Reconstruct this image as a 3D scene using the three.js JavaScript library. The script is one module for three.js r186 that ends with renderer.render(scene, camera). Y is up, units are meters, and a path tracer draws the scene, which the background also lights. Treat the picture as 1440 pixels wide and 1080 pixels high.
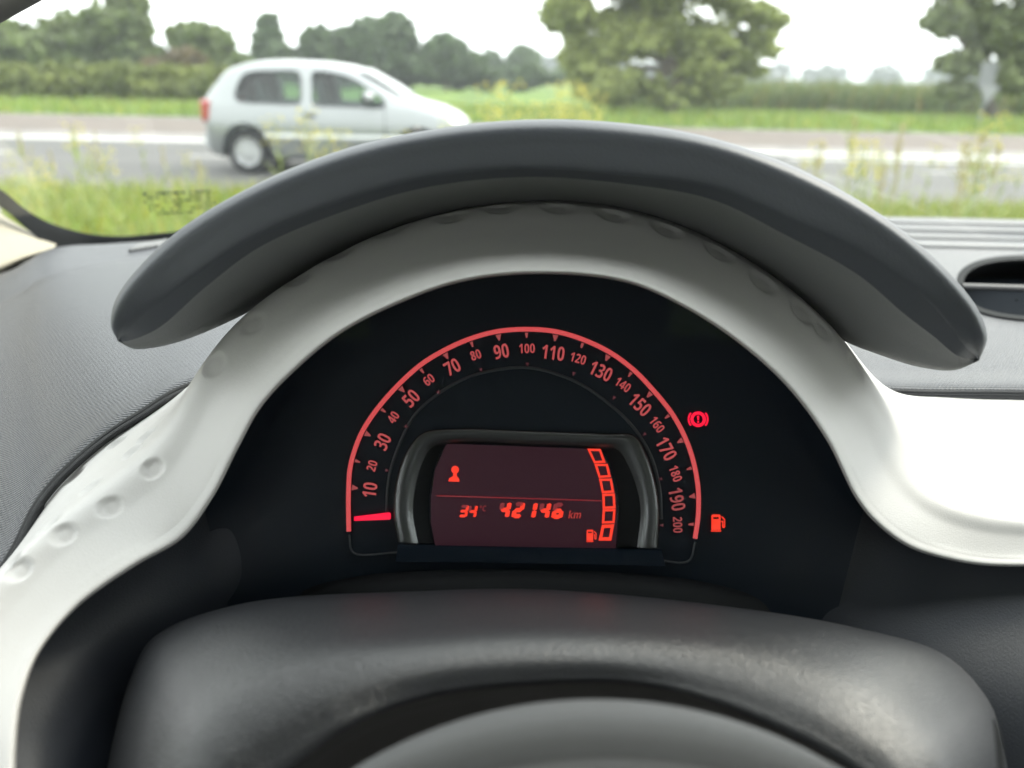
import * as THREE from 'three';
import { mergeGeometries } from 'three/addons/utils/BufferGeometryUtils.js';
import { RoundedBoxGeometry } from 'three/addons/geometries/RoundedBoxGeometry.js';
import { FontLoader } from 'three/addons/loaders/FontLoader.js';
import { TextGeometry } from 'three/addons/geometries/TextGeometry.js';
import { ImprovedNoise } from 'three/addons/math/ImprovedNoise.js';
import { Brush, Evaluator, SUBTRACTION } from 'three-bvh-csg';

// ------------------------------------------------------------------ camera, sky, sun, exposure
const scene = new THREE.Scene();
const FOCAL = 1083, EYE = 1.3, EXPOSURE = 4.15;
const camera = new THREE.PerspectiveCamera(2 * Math.atan(540 / FOCAL) * 180 / Math.PI, 4 / 3, 0.02, 3000);
camera.position.set(0, EYE, 0);
camera.rotation.order = 'YXZ';
camera.rotation.set(-21.84 * Math.PI / 180, 0, 1.25 * Math.PI / 180);
camera.focus = 0.43;
camera.userData.fStop = 5.2;
camera.updateMatrixWorld(true);

const SUN = new THREE.Vector3(0.62, 0.72, -0.30).normalize();
{ // hazy bright overcast sky, a little brighter round the veiled sun
  const w = 256, h = 128, data = new Float32Array(w * h * 4);
  for (let j = 0; j < h; j++) for (let i = 0; i < w; i++) {
    const el = (j + 0.5) / h * Math.PI - Math.PI / 2, az = ((i + 0.5) / w - 0.5) * 2 * Math.PI;
    const d = new THREE.Vector3(Math.cos(el) * Math.cos(az), Math.sin(el), Math.cos(el) * Math.sin(az));
    const veil = 0.9 * Math.pow(Math.max(0, d.dot(SUN)), 6);
    const b = 0.86 + 0.16 * Math.max(0, Math.sin(el)) + veil, o = (j * w + i) * 4;
    const low = el < 0 ? 0.45 : 1;
    data[o] = b * 0.985 * low; data[o + 1] = b * low; data[o + 2] = b * 0.995 * low; data[o + 3] = 1;
  }
  const sky = new THREE.DataTexture(data, w, h, THREE.RGBAFormat, THREE.FloatType);
  sky.mapping = THREE.EquirectangularReflectionMapping;
  sky.magFilter = THREE.LinearFilter;
  sky.needsUpdate = true;
  scene.background = sky;
  scene.environment = sky;
}
const sun = new THREE.DirectionalLight(0xfff1dc, 0.75);
sun.position.copy(SUN).multiplyScalar(60);
sun.castShadow = true;
sun.shadow.radius = 24;
sun.shadow.mapSize.set(2048, 2048);
Object.assign(sun.shadow.camera, { left: -30, right: 30, top: 30, bottom: -30, near: 1, far: 160 });
scene.add(sun, sun.target);

const renderer = new THREE.WebGLRenderer({ antialias: true });
renderer.toneMapping = THREE.LinearToneMapping;
renderer.toneMappingExposure = EXPOSURE;
renderer.shadowMap.enabled = true;

// ------------------------------------------------------------------ helpers
let seedState = 7;
const rnd = () => { seedState = (seedState * 1664525 + 1013904223) >>> 0; return seedState / 4294967296; };
const rr = (a, b) => a + (b - a) * rnd();
const noise3 = new ImprovedNoise();
const V = (x, y, z) => new THREE.Vector3(x, y, z);
const dirOf = (px, py) => V((px - 720) / FOCAL, (540 - py) / FOCAL, -1).transformDirection(camera.matrixWorld).multiplyScalar(Math.hypot((px - 720) / FOCAL, (540 - py) / FOCAL, 1));
const P = (px, py, d) => dirOf(px, py).multiplyScalar(d).add(camera.position);           // at a depth along the lens axis
const AtH = (px, py, h) => { const v = dirOf(px, py); return v.multiplyScalar((h - EYE) / v.y).add(camera.position); };   // at a height
const AtD = (px, py, dist) => { const v = dirOf(px, py); return v.multiplyScalar(dist / -v.z).add(camera.position); };    // at a distance ahead
const used = {};
function numbered(n) { const k = used[n] = (used[n] ?? -1) + 1; return k ? `${n}_${String(k).padStart(3, '0')}` : n; }
function tag(o, label, category, group, kind) {
  if (label) o.userData.label = label;
  if (category) o.userData.category = category;
  if (group) o.userData.group = group;
  if (kind) o.userData.kind = kind;
  return o;
}
function shade(o) { o.traverse((c) => { if (c.isMesh) { c.castShadow = true; c.receiveShadow = true; } }); return o; }
function thing(name, label, category, pos, group) {
  const g = new THREE.Group();
  g.name = numbered(name);
  g.position.copy(pos ?? V(0, 0, 0));
  scene.add(g);
  return tag(g, label, category, group);
}
// a part whose geometry is given in world places
function part(name, geo, mat, parent, label) {
  const m = new THREE.Mesh(geo, mat);
  m.name = name;
  m.castShadow = m.receiveShadow = true;
  if (parent) {
    let o = parent; const off = V(0, 0, 0);
    while (o) { off.add(o.position); o = o.parent; }
    if (off.lengthSq() > 0 && !geo.userData.local) { if (!geo.userData.moved) geo.translate(-off.x, -off.y, -off.z); geo.userData.moved = true; }
    parent.add(m);
  } else { m.name = numbered(name); scene.add(m); }
  if (label) m.userData.label = label;
  return m;
}
function struct(name, geo, mat) { const m = part(name, geo, mat); m.userData.kind = 'structure'; return m; }
const merge = (list) => mergeGeometries(list.map((g) => { const n = g.index ? g.toNonIndexed() : g; for (const k of Object.keys(n.attributes)) if (!['position', 'normal', 'uv'].includes(k)) n.deleteAttribute(k); return n; }));

function splineSample(pts, n, closed) {
  const c = new THREE.CatmullRomCurve3(pts, !!closed, 'centripetal'), out = [];
  for (let i = 0; i < n; i++) out.push(c.getPoint(closed ? i / n : i / (n - 1)));
  return out;
}
// smooth sheet through a grid of places (rows of the same length)
function net(rows, nu, nv, { closeV = false, linearV = false, uv = 'arc', smooth = 0, smoothFrom = 0 } = {}) {
  const rs = rows.map((r) => splineSample(r, nu));
  const vn = closeV ? nv + 1 : nv, pos = [], idx = [], uvs = [];
  const cols = [];
  for (let i = 0; i < nu; i++) {
    const col = rs.map((r) => r[i]);
    let s;
    if (linearV) {
      s = [];
      for (let j = 0; j < nv; j++) { const t = j / (nv - 1) * (col.length - 1), k = Math.min(col.length - 2, Math.floor(t)); s.push(col[k].clone().lerp(col[k + 1], t - k)); }
    } else s = splineSample(col, nv, closeV);
    if (closeV) s.push(s[0].clone());
    cols.push(s);
  }
  for (let k = 0; k < smooth; k++) for (let j = 0; j < vn; j++) { // even out the sheet along its length
    const w = Math.min(1, Math.max(0, (j / (vn - 1) - smoothFrom) / 0.15));
    if (!w) continue;
    let prev = cols[0][j].clone();
    for (let i = 1; i < nu - 1; i++) {
      const c = cols[i][j], n = cols[i + 1][j], keep = c.clone();
      c.set(c.x + w * 0.25 * (prev.x - 2 * c.x + n.x), c.y + w * 0.25 * (prev.y - 2 * c.y + n.y), c.z + w * 0.25 * (prev.z - 2 * c.z + n.z));
      prev = keep;
    }
  }
  const mid = Math.floor(vn / 2);
  let su = 0;
  for (let i = 0; i < nu; i++) {
    if (i) su += cols[i][mid].distanceTo(cols[i - 1][mid]);
    let sv = 0;
    for (let j = 0; j < vn; j++) {
      const p = cols[i][j];
      if (j) sv += p.distanceTo(cols[i][j - 1]);
      pos.push(p.x, p.y, p.z);
      uv === 'xz' ? uvs.push(p.x, p.z) : uvs.push(su, sv);
    }
  }
  for (let i = 0; i < nu - 1; i++) for (let j = 0; j < vn - 1; j++) {
    const a = i * vn + j, b = a + vn;
    idx.push(a, b, a + 1, b, b + 1, a + 1);
  }
  const g = new THREE.BufferGeometry();
  g.setAttribute('position', new THREE.Float32BufferAttribute(pos, 3));
  g.setAttribute('uv', new THREE.Float32BufferAttribute(uvs, 2));
  g.setIndex(idx);
  g.computeVertexNormals();
  if (closeV) { // smooth over the seam
    const n = g.attributes.normal;
    for (let i = 0; i < nu; i++) {
      const a = i * vn, b = a + vn - 1, m = V(n.getX(a) + n.getX(b), n.getY(a) + n.getY(b), n.getZ(a) + n.getZ(b)).normalize();
      n.setXYZ(a, m.x, m.y, m.z); n.setXYZ(b, m.x, m.y, m.z);
    }
  }
  g.userData = { nu, nv: vn };
  return g;
}
// shallow round hollows pressed into a sheet; places are [px, py, radius in metres]
function dimple(g, list, depth) {
  const p = g.attributes.position, n = g.attributes.normal, inv = camera.matrixWorldInverse, tmp = V(0, 0, 0), pr = [];
  for (let i = 0; i < p.count; i++) { tmp.fromBufferAttribute(p, i).applyMatrix4(inv); pr.push([720 + FOCAL * tmp.x / -tmp.z, 540 - FOCAL * tmp.y / -tmp.z, -tmp.z]); }
  const hits = list.map(([x, y, r]) => {
    let best = -1, bd = 1e9;
    for (let i = 0; i < p.count; i++) {
      const nv = V(n.getX(i), n.getY(i), n.getZ(i)), to = camera.position.clone().sub(V(p.getX(i), p.getY(i), p.getZ(i))).normalize();
      const d = Math.hypot(pr[i][0] - x, pr[i][1] - y) + pr[i][2] * 400 + (Math.abs(nv.dot(to)) < 0.08 ? 6 : 0);
      if (d < bd) { bd = d; best = i; }
    }
    const c = V(p.getX(best), p.getY(best), p.getZ(best)), nn = V(n.getX(best), n.getY(best), n.getZ(best));
    if (nn.dot(camera.position.clone().sub(c)) < 0) nn.negate();
    return [c, nn, r];
  });
  for (let i = 0; i < p.count; i++) {
    tmp.fromBufferAttribute(p, i);
    for (const [c, nn, r] of hits) {
      const d = tmp.distanceTo(c) / r;
      if (d < 1) { const f = depth * Math.min(1, 1.6 * (1 - d * d)) ; p.setXYZ(i, p.getX(i) - nn.x * f, p.getY(i) - nn.y * f, p.getZ(i) - nn.z * f); break; }
    }
  }
  g.computeVertexNormals();
  return g;
}
function tube(pts, r, seg = 60, rad = 8, closed = false) { return new THREE.TubeGeometry(new THREE.CatmullRomCurve3(pts, closed, 'centripetal'), seg, r, rad, closed); }
function box(w, h, d, x, y, z) { const g = new THREE.BoxGeometry(w, h, d); g.translate(x, y, z); return g; }

// tiling grey texture from a function of (x, y) in 0..1
function tex(size, f, srgb = false, sizeY = size) {
  const data = new Uint8Array(size * sizeY * 4);
  for (let y = 0; y < sizeY; y++) for (let x = 0; x < size; x++) {
    const v = f(x / size, y / sizeY), o = (y * size + x) * 4;
    for (let c = 0; c < 3; c++) data[o + c] = Math.max(0, Math.min(255, 255 * (Array.isArray(v) ? v[c] : v)));
    data[o + 3] = 255;
  }
  const t = new THREE.DataTexture(data, size, sizeY);
  t.wrapS = t.wrapT = THREE.RepeatWrapping;
  t.magFilter = THREE.LinearFilter; t.minFilter = THREE.LinearMipmapLinearFilter; t.generateMipmaps = true;
  if (srgb) t.colorSpace = THREE.SRGBColorSpace;
  t.needsUpdate = true;
  return t;
}
const hash = (i, j, k) => { let h = (i * 374761393 + j * 668265263 + k * 2147483647) | 0; h = Math.imul(h ^ (h >>> 13), 1274126177); return ((h ^ (h >>> 16)) >>> 0) / 4294967296; };
const pnoise = (x, y, n, k = 1) => { // tiling value noise with n cells
  const X = x * n, Y = y * n, i = Math.floor(X), j = Math.floor(Y), f = X - i, g = Y - j, s = f * f * (3 - 2 * f), t = g * g * (3 - 2 * g), m = (a) => ((a % n) + n) % n;
  const h = (a, b) => hash(m(a), m(b), k);
  return (h(i, j) * (1 - s) + h(i + 1, j) * s) * (1 - t) + (h(i, j + 1) * (1 - s) + h(i + 1, j + 1) * s) * t;
};
const rep = (t, m) => { const c = t.clone(); c.repeat.set(1 / m, 1 / m); c.needsUpdate = true; return c; };

const grainTex = tex(512, (x, y) => { const a = pnoise(x, y, 96, 1), b = pnoise(x, y, 40, 2), c = pnoise(x, y, 160, 3); return 0.5 * a + 0.3 * b + 0.2 * c; });
const leatherTex = tex(512, (x, y) => { const a = Math.abs(pnoise(x, y, 36, 4) - 0.5) * 2, b = Math.abs(pnoise(x, y, 70, 5) - 0.5) * 2; return Math.pow(0.6 * a + 0.4 * b, 0.6); });
const weaveTex = tex(512, (x, y) => { // fine slanting rows of short raised threads
  const rows = 32, r = y * rows, k = Math.floor(r), f = r - k, s = Math.sin(f * Math.PI), off = (k % 2) * 0.5 + 0.25 * pnoise(x, y, 16, 6);
  const t = x * 20 + off, g = t - Math.floor(t);
  return s * (0.55 + 0.45 * Math.sin(g * Math.PI)) * (0.8 + 0.2 * pnoise(x, y, 64, 7));
});
const patchTex = tex(256, (x, y) => 0.35 + 0.4 * pnoise(x, y, 5, 8) + 0.2 * pnoise(x, y, 11, 9) + 0.1 * pnoise(x, y, 40, 10));

const RGB = (r, g, b) => new THREE.Color().setRGB(r, g, b);
function std(o) { return new THREE.MeshPhysicalMaterial({ roughness: 0.5, metalness: 0, ...o }); }
function glow(css, k = 1, base = 0x1a0606) { // a lit mark that shows as that css colour
  const c = new THREE.Color(css);
  return new THREE.MeshStandardMaterial({ color: base, roughness: 0.6, emissive: c, emissiveIntensity: k / EXPOSURE });
}
const M = {
  hood: std({ color: RGB(0.056, 0.062, 0.075), roughness: 0.52, bumpMap: rep(grainTex, 0.05), bumpScale: 0.00012 }),
  hoodPad: std({ color: RGB(0.17, 0.174, 0.178), roughness: 0.72, bumpMap: rep(grainTex, 0.03), bumpScale: 0.0003, sheen: 0.3, sheenRoughness: 0.6, sheenColor: RGB(0.3, 0.3, 0.3) }),
  white: std({ color: RGB(0.46, 0.455, 0.448), roughness: 0.42, bumpMap: rep(leatherTex, 0.022), bumpScale: 0.00007 }),
  pad: std({ color: RGB(0.046, 0.049, 0.058), roughness: 0.36, bumpMap: rep(weaveTex, 0.056), bumpScale: 0.0007 }),
  seam: std({ color: RGB(0.03, 0.032, 0.036), roughness: 0.6 }),
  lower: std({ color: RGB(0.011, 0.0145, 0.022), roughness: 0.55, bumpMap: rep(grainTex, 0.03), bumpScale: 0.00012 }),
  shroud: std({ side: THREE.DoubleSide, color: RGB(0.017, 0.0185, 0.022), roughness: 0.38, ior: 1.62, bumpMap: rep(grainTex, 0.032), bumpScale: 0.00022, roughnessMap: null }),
  hub: std({ color: RGB(0.085, 0.09, 0.096), roughness: 0.7, bumpMap: rep(grainTex, 0.03), bumpScale: 0.00015 }),
  hubPad: std({ color: RGB(0.17, 0.178, 0.187), roughness: 0.7, bumpMap: rep(weaveTex, 0.05), bumpScale: 0.0005 }),
  dial: std({ color: RGB(0.0045, 0.0085, 0.0145), roughness: 0.5, specularIntensity: 0.35 }),
  dialLine: std({ color: RGB(0.03, 0.036, 0.042), roughness: 0.5 }),
  bezel: std({ color: RGB(0.075, 0.08, 0.082), roughness: 0.24, metalness: 0.6 }),
  gloss: std({ color: RGB(0.004, 0.009, 0.017), roughness: 0.18 }),
  lcd: new THREE.MeshPhysicalMaterial({ color: RGB(0.018, 0.010, 0.015), roughness: 0.42, specularIntensity: 0.4, emissive: RGB(0.022, 0.006, 0.010), emissiveIntensity: 1.0 / EXPOSURE }),
  black: std({ color: RGB(0.006, 0.007, 0.008), roughness: 0.7, specularIntensity: 0.2 }),
  rubber: std({ color: RGB(0.010, 0.011, 0.012), roughness: 0.75 }),
  cream: std({ color: RGB(0.27, 0.245, 0.19), roughness: 0.7, bumpMap: rep(grainTex, 0.04), bumpScale: 0.0002 }),
  lining: std({ color: RGB(0.30, 0.29, 0.28), roughness: 0.9 }),
  cloth: std({ color: RGB(0.11, 0.105, 0.10), roughness: 0.95 }),
  glass: new THREE.MeshPhysicalMaterial({ color: RGB(0.93, 0.97, 0.95), roughness: 0, metalness: 0, transmission: 1, thickness: 0, ior: 1.5 }),
  lens: new THREE.MeshPhysicalMaterial({ color: RGB(0.98, 0.98, 0.98), roughness: 0, metalness: 0, transmission: 1, thickness: 0, ior: 1.49, specularIntensity: 0.12 }),
};
M.seam.bumpMap = rep(weaveTex, 0.02); M.seam.bumpScale = 0.0003;

scene.fog = new THREE.FogExp2(0xe6ecee, 0.0010);

// ------------------------------------------------------------------ ground, road
const far = 1400;
function sheet(x0, x1, z0, z1, y, nx = 1, nz = 1) {
  const g = new THREE.PlaneGeometry(x1 - x0, z1 - z0, nx, nz);
  g.rotateX(-Math.PI / 2); g.translate((x0 + x1) / 2, y, (z0 + z1) / 2);
  const p = g.attributes.position, u = g.attributes.uv;
  for (let i = 0; i < p.count; i++) u.setXY(i, p.getX(i), p.getZ(i));
  return g;
}
const grassTex = tex(512, (x, y) => {
  const a = pnoise(x, y, 6, 21), b = pnoise(x, y, 24, 22), c = pnoise(x, y, 110, 23), k = 0.55 * a + 0.3 * b + 0.3 * c;
  return [0.10 + 0.28 * k + 0.10 * b, 0.22 + 0.30 * k, 0.05 + 0.09 * k].map((v) => Math.min(1, v));
}, true);
const asphaltTex = tex(512, (x, y) => { const k = 0.30 + 0.06 * pnoise(x, y, 5, 31) + 0.08 * pnoise(x, y, 140, 32); return [k, k, k * 0.99]; }, true);
const pathTex = tex(256, (x, y) => { const k = 0.31 + 0.05 * pnoise(x, y, 6, 41) + 0.08 * pnoise(x, y, 90, 42); return [k * 1.09, k * 1.01, k * 0.95]; }, true);
struct('ground', sheet(-far, far, -far, 60, 0), std({ map: rep(grassTex, 7), roughness: 1, color: RGB(0.9, 0.95, 0.8) }));
struct('road', sheet(-300, 300, -15.9, -9.0, 0.004), std({ map: rep(asphaltTex, 4), roughness: 0.85, color: RGB(0.64, 0.63, 0.62) }));
struct('cycle_path', sheet(-300, 300, -22.6, -17.2, 0.004), std({ map: rep(pathTex, 3), roughness: 0.9, color: RGB(0.72, 0.69, 0.67) }));
const paint = std({ color: RGB(0.40, 0.40, 0.385), roughness: 0.7, map: rep(tex(256, (x, y) => 0.82 + 0.18 * pnoise(x, y, 40, 51), true), 1.2) });
struct('road_edge_line', sheet(-300, 300, -15.85, -15.15, 0.008), paint);
for (let i = 0; i < 12; i++) struct('lane_marking', sheet(-28.6 + 3.9 * i - 2 * (i > 6) * 0, -27.5 + 3.9 * i, -12.75, -12.6, 0.008), paint);
struct('junction_line', sheet(4.9, 60, -14.6, -14.25, 0.008), paint);
const gutterMat = std({ color: RGB(0.22, 0.21, 0.20), roughness: 0.9, map: rep(patchTex, 2) });
struct('gutter_strip', sheet(-300, 300, -17.2, -15.9, 0.006), gutterMat);
struct('path_edging', sheet(-300, 300, -23.1, -22.6, 0.008), gutterMat);
const cropMat = (r, g, b) => std({ map: rep(grassTex, 9), roughness: 1, color: RGB(r, g, b) });
struct('meadow', sheet(-500, 500, -120, -46, 0.012), cropMat(0.85, 0.95, 0.5));
struct('field', sheet(-900, 900, -400, -120, 0.02), cropMat(0.9, 0.95, 0.6));

// grass blades
function bladeGeo(w, h, bend) {
  const g = new THREE.BufferGeometry();
  g.setAttribute('position', new THREE.Float32BufferAttribute([-w, 0, 0, w, 0, 0, -w * 0.7, h * 0.55, bend * 0.35, w * 0.7, h * 0.55, bend * 0.35, 0, h, bend], 3));
  g.setIndex([0, 1, 2, 1, 3, 2, 2, 3, 4]);
  g.computeVertexNormals();
  return g;
}
const leafMat = (r, g, b, extra = {}) => new THREE.MeshPhysicalMaterial({ color: RGB(r, g, b), roughness: 0.9, transmission: 0.35, thickness: 0, side: THREE.DoubleSide, ...extra });
function grassField(name, label, count, x0, x1, d0, d1, h0, h1, col, w = 0.006) {
  const mesh = new THREE.InstancedMesh(bladeGeo(w, 1, 0.3), leafMat(1, 1, 1), count);
  mesh.name = numbered(name);
  const m = new THREE.Matrix4(), q = new THREE.Quaternion(), e = new THREE.Euler(), c = new THREE.Color();
  for (let i = 0; i < count; i++) {
    const x = rr(x0, x1), z = -rr(d0, d1), clump = 0.6 + 0.8 * (noise3.noise(x * 0.9, 3, z * 0.9) * 0.5 + 0.5);
    const h = rr(h0, h1) * clump;
    e.set(rr(-0.25, 0.25), rr(0, 6.3), rr(-0.25, 0.25)); q.setFromEuler(e);
    m.compose(V(x, 0, z), q, V(1, h, h)); mesh.setMatrixAt(i, m);
    const k = rr(0.7, 1.3), dry = rnd() < 0.16 ? 1 : 0;
    c.setRGB((col[0] + dry * 0.10) * k, (col[1] + dry * 0.03) * k, col[2] * k); mesh.setColorAt(i, c);
  }
  mesh.castShadow = mesh.receiveShadow = true;
  scene.add(mesh);
  return tag(mesh, label, 'grass', null, 'stuff');
}
grassField('verge_grass', 'long green grass on the near verge just before the road', 30000, -11, 11, 4.2, 8.9, 0.08, 0.24, [0.20, 0.245, 0.04], 0.009);
grassField('far_verge_grass', 'short grass on the verge behind the cycle path', 16000, -22, 26, 23.2, 33, 0.12, 0.4, [0.17, 0.25, 0.04], 0.03);
grassField('reed_belt', 'belt of tall green reeds at the edge of the field beyond the cycle path', 14000, 4, 34, 38, 46, 0.8, 1.5, [0.10, 0.14, 0.035], 0.05);

// ------------------------------------------------------------------ trees
function leafCloud(blobs, count, size, colors, base) {
  const pos = [], col = [], nor = [], total = blobs.reduce((s, b) => s + b[3] * b[4], 0);
  const a = V(0, 0, 0), b = V(0, 0, 0), n = V(0, 0, 0);
  for (const [bx, by, bz, rx, ry] of blobs) {
    const k = Math.round(count * rx * ry / total);
    for (let i = 0; i < k; i++) {
      const th = rr(0, 6.283), u = rr(-1, 1), s = Math.sqrt(1 - u * u), dir = V(s * Math.cos(th), u, s * Math.sin(th));
      const lump = 0.78 + 0.34 * noise3.noise(dir.x * 2.2 + bx, dir.y * 2.2 + by * 0.7, dir.z * 2.2);
      const r = Math.pow(rnd(), 0.30) * lump;
      const c = V(bx + dir.x * rx * r, by + dir.y * ry * r, bz + dir.z * rx * r);
      if (noise3.noise(c.x * 1.3 / rx + 9, c.y * 1.3 / rx, c.z * 1.3 / rx) < -0.20 && r > 0.4) continue;
      n.set(rr(-1, 1), rr(-0.4, 1), rr(-1, 1)).normalize(); a.set(rr(-1, 1), rr(-1, 1), rr(-1, 1)).cross(n).normalize(); b.crossVectors(n, a);
      const sz = size * rr(0.6, 1.4), t = noise3.noise(c.x * 0.8, c.y * 0.8, c.z * 0.8) * 0.5 + 0.5, w = rr(0.75, 1.25);
      const cc = colors[0].map((v, q) => (v + (colors[1][q] - v) * t) * w);
      const q4 = [[-1, -0.5], [1, -0.5], [0.1, 1.1], [-0.8, 0.6]];
      const vs = q4.map(([x, y]) => c.clone().addScaledVector(a, x * sz * 0.55).addScaledVector(b, y * sz * 0.75).sub(base));
      for (const k3 of [0, 1, 2, 0, 2, 3]) { pos.push(vs[k3].x, vs[k3].y, vs[k3].z); nor.push(n.x, n.y, n.z); col.push(cc[0], cc[1], cc[2]); }
    }
  }
  const g = new THREE.BufferGeometry();
  g.setAttribute('position', new THREE.Float32BufferAttribute(pos, 3));
  g.setAttribute('normal', new THREE.Float32BufferAttribute(nor, 3));
  g.setAttribute('color', new THREE.Float32BufferAttribute(col, 3));
  g.userData.local = true;
  return g;
}
const crownMat = new THREE.MeshPhysicalMaterial({ color: 0xffffff, vertexColors: true, roughness: 0.85, transmission: 0.3, thickness: 0, side: THREE.DoubleSide });
const barkMat = std({ color: RGB(0.10, 0.085, 0.07), roughness: 0.95, bumpMap: rep(grainTex, 0.3), bumpScale: 0.01 });
function limb(a, b, r0, r1) { // tapered limb between two places
  const d = b.clone().sub(a), g = new THREE.CylinderGeometry(r1, r0, d.length(), 7, 4);
  const p = g.attributes.position;
  for (let i = 0; i < p.count; i++) { const k = noise3.noise(p.getY(i) * 1.2 + a.x, a.z, 1) * r0 * 1.6; p.setX(i, p.getX(i) + k); }
  g.translate(0, d.length() / 2, 0);
  g.applyQuaternion(new THREE.Quaternion().setFromUnitVectors(V(0, 1, 0), d.normalize()));
  g.translate(a.x, a.y, a.z); g.computeVertexNormals();
  return g;
}
// blobs in photograph places: [px, py, half width px, half height px] at a distance
function tree(name, label, cat, dist, baseX, blobs, leaves, size, colors, group, trunkR = 0.22) {
  const base = AtD(baseX, 150, dist); base.y = 0;
  const scale = blobs.map(([x, y, rx, ry], i) => {
    const dz = dist + ((i * 37) % 5 - 2) * 0.02 * dist * 0.2, c = AtD(x, y, dz), e = AtD(x + rx, y, dz), f = AtD(x, y - ry, dz);
    return [c.x, c.y, c.z, Math.abs(e.x - c.x), Math.abs(f.y - c.y)];
  });
  const t = thing(name, label, cat, base, group);
  const top = Math.max(...scale.map((b) => b[1])), limbs = [];
  const crownC = V(scale.reduce((s, b) => s + b[0], 0) / scale.length - base.x, Math.max(1, top * 0.6), 0);
  limbs.push(limb(V(0, -0.1, 0), crownC, trunkR, trunkR * 0.45));
  for (const b of scale) limbs.push(limb(crownC.clone().multiplyScalar(0.55), V(b[0] - base.x, b[1], b[2] - base.z), trunkR * 0.45, trunkR * 0.1));
  const tg = merge(limbs); tg.userData.local = true;
  part('trunk', tg, barkMat, t);
  part('crown', leafCloud(scale, leaves, size, colors, base), crownMat, t);
  return t;
}
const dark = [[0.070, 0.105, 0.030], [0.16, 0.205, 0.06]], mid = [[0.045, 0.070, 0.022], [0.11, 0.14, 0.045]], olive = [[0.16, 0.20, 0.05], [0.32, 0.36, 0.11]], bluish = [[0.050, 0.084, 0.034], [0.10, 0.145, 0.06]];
tree('broadleaf_tree', 'dark leafy tree at the far left above the hedge, cut by the picture edge', 'tree', 40, 20, [[15, 60, 60, 40], [-40, 40, 60, 50], [50, 82, 50, 30]], 6000, 0.30, dark);
tree('broadleaf_tree', 'tallest wide tree behind the hedge left of the silver car', 'tree', 42, 140, [[110, 55, 60, 42], [165, 35, 55, 45], [185, 78, 50, 35], [130, 88, 60, 30], [180, 5, 35, 30]], 11000, 0.30, dark);
tree('broadleaf_tree', 'rounded tree behind the hedge just left of the silver car roof', 'tree', 44, 285, [[270, 60, 45, 36], [305, 68, 32, 38], [285, 92, 60, 30], [335, 95, 26, 22], [225, 88, 36, 26]], 8500, 0.30, dark);
tree('reddish_bush', 'brownish bush in front of the trees above the hedge', 'bush', 36, 262, [[262, 88, 40, 22], [232, 95, 35, 16]], 3000, 0.22, [[0.085, 0.07, 0.03], [0.16, 0.12, 0.06]], null, 0.08);
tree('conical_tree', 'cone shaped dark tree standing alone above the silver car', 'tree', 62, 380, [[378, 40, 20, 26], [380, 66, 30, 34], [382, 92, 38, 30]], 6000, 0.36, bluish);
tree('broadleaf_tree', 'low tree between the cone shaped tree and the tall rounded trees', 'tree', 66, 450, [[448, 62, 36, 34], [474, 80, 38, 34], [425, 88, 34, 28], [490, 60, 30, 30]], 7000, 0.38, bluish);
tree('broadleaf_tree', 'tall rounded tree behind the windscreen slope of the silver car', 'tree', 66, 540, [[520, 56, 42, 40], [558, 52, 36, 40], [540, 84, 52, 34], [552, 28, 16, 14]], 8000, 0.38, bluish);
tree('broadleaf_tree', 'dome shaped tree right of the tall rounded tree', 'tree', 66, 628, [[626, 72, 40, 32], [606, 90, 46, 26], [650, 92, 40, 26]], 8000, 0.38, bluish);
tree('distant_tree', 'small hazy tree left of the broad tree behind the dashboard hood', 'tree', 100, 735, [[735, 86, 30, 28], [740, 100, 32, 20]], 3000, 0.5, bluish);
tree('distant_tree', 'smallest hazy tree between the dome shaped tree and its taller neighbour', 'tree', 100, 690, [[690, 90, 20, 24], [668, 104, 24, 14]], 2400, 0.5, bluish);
tree('spreading_tree', 'big spreading yellow green tree behind the middle of the dashboard hood', 'tree', 30, 940,
  [[800, 20, 52, 40], [830, 80, 56, 46], [900, 40, 80, 60], [960, -20, 110, 60], [985, 70, 75, 56], [1050, 20, 60, 26], [1068, 52, 40, 16], [1035, 84, 40, 22], [860, 120, 70, 34], [960, 128, 80, 30], [860, -40, 90, 50], [1020, 120, 36, 22], [1085, 30, 34, 16], [1078, 70, 30, 14], [1062, 100, 26, 12]], 30000, 0.16, olive, null, 0.3);
tree('loose_tree', 'dark loose tree at the right edge behind the road sign', 'tree', 31, 1405,
  [[1330, 25, 40, 34], [1350, 90, 44, 26], [1400, 40, 60, 50], [1430, 100, 60, 40], [1350, 128, 44, 18], [1470, 20, 70, 70], [1370, -20, 70, 40], [1310, 30, 20, 12]], 12000, 0.18, [[0.09, 0.12, 0.045], [0.20, 0.24, 0.09]], null, 0.24);

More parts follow.
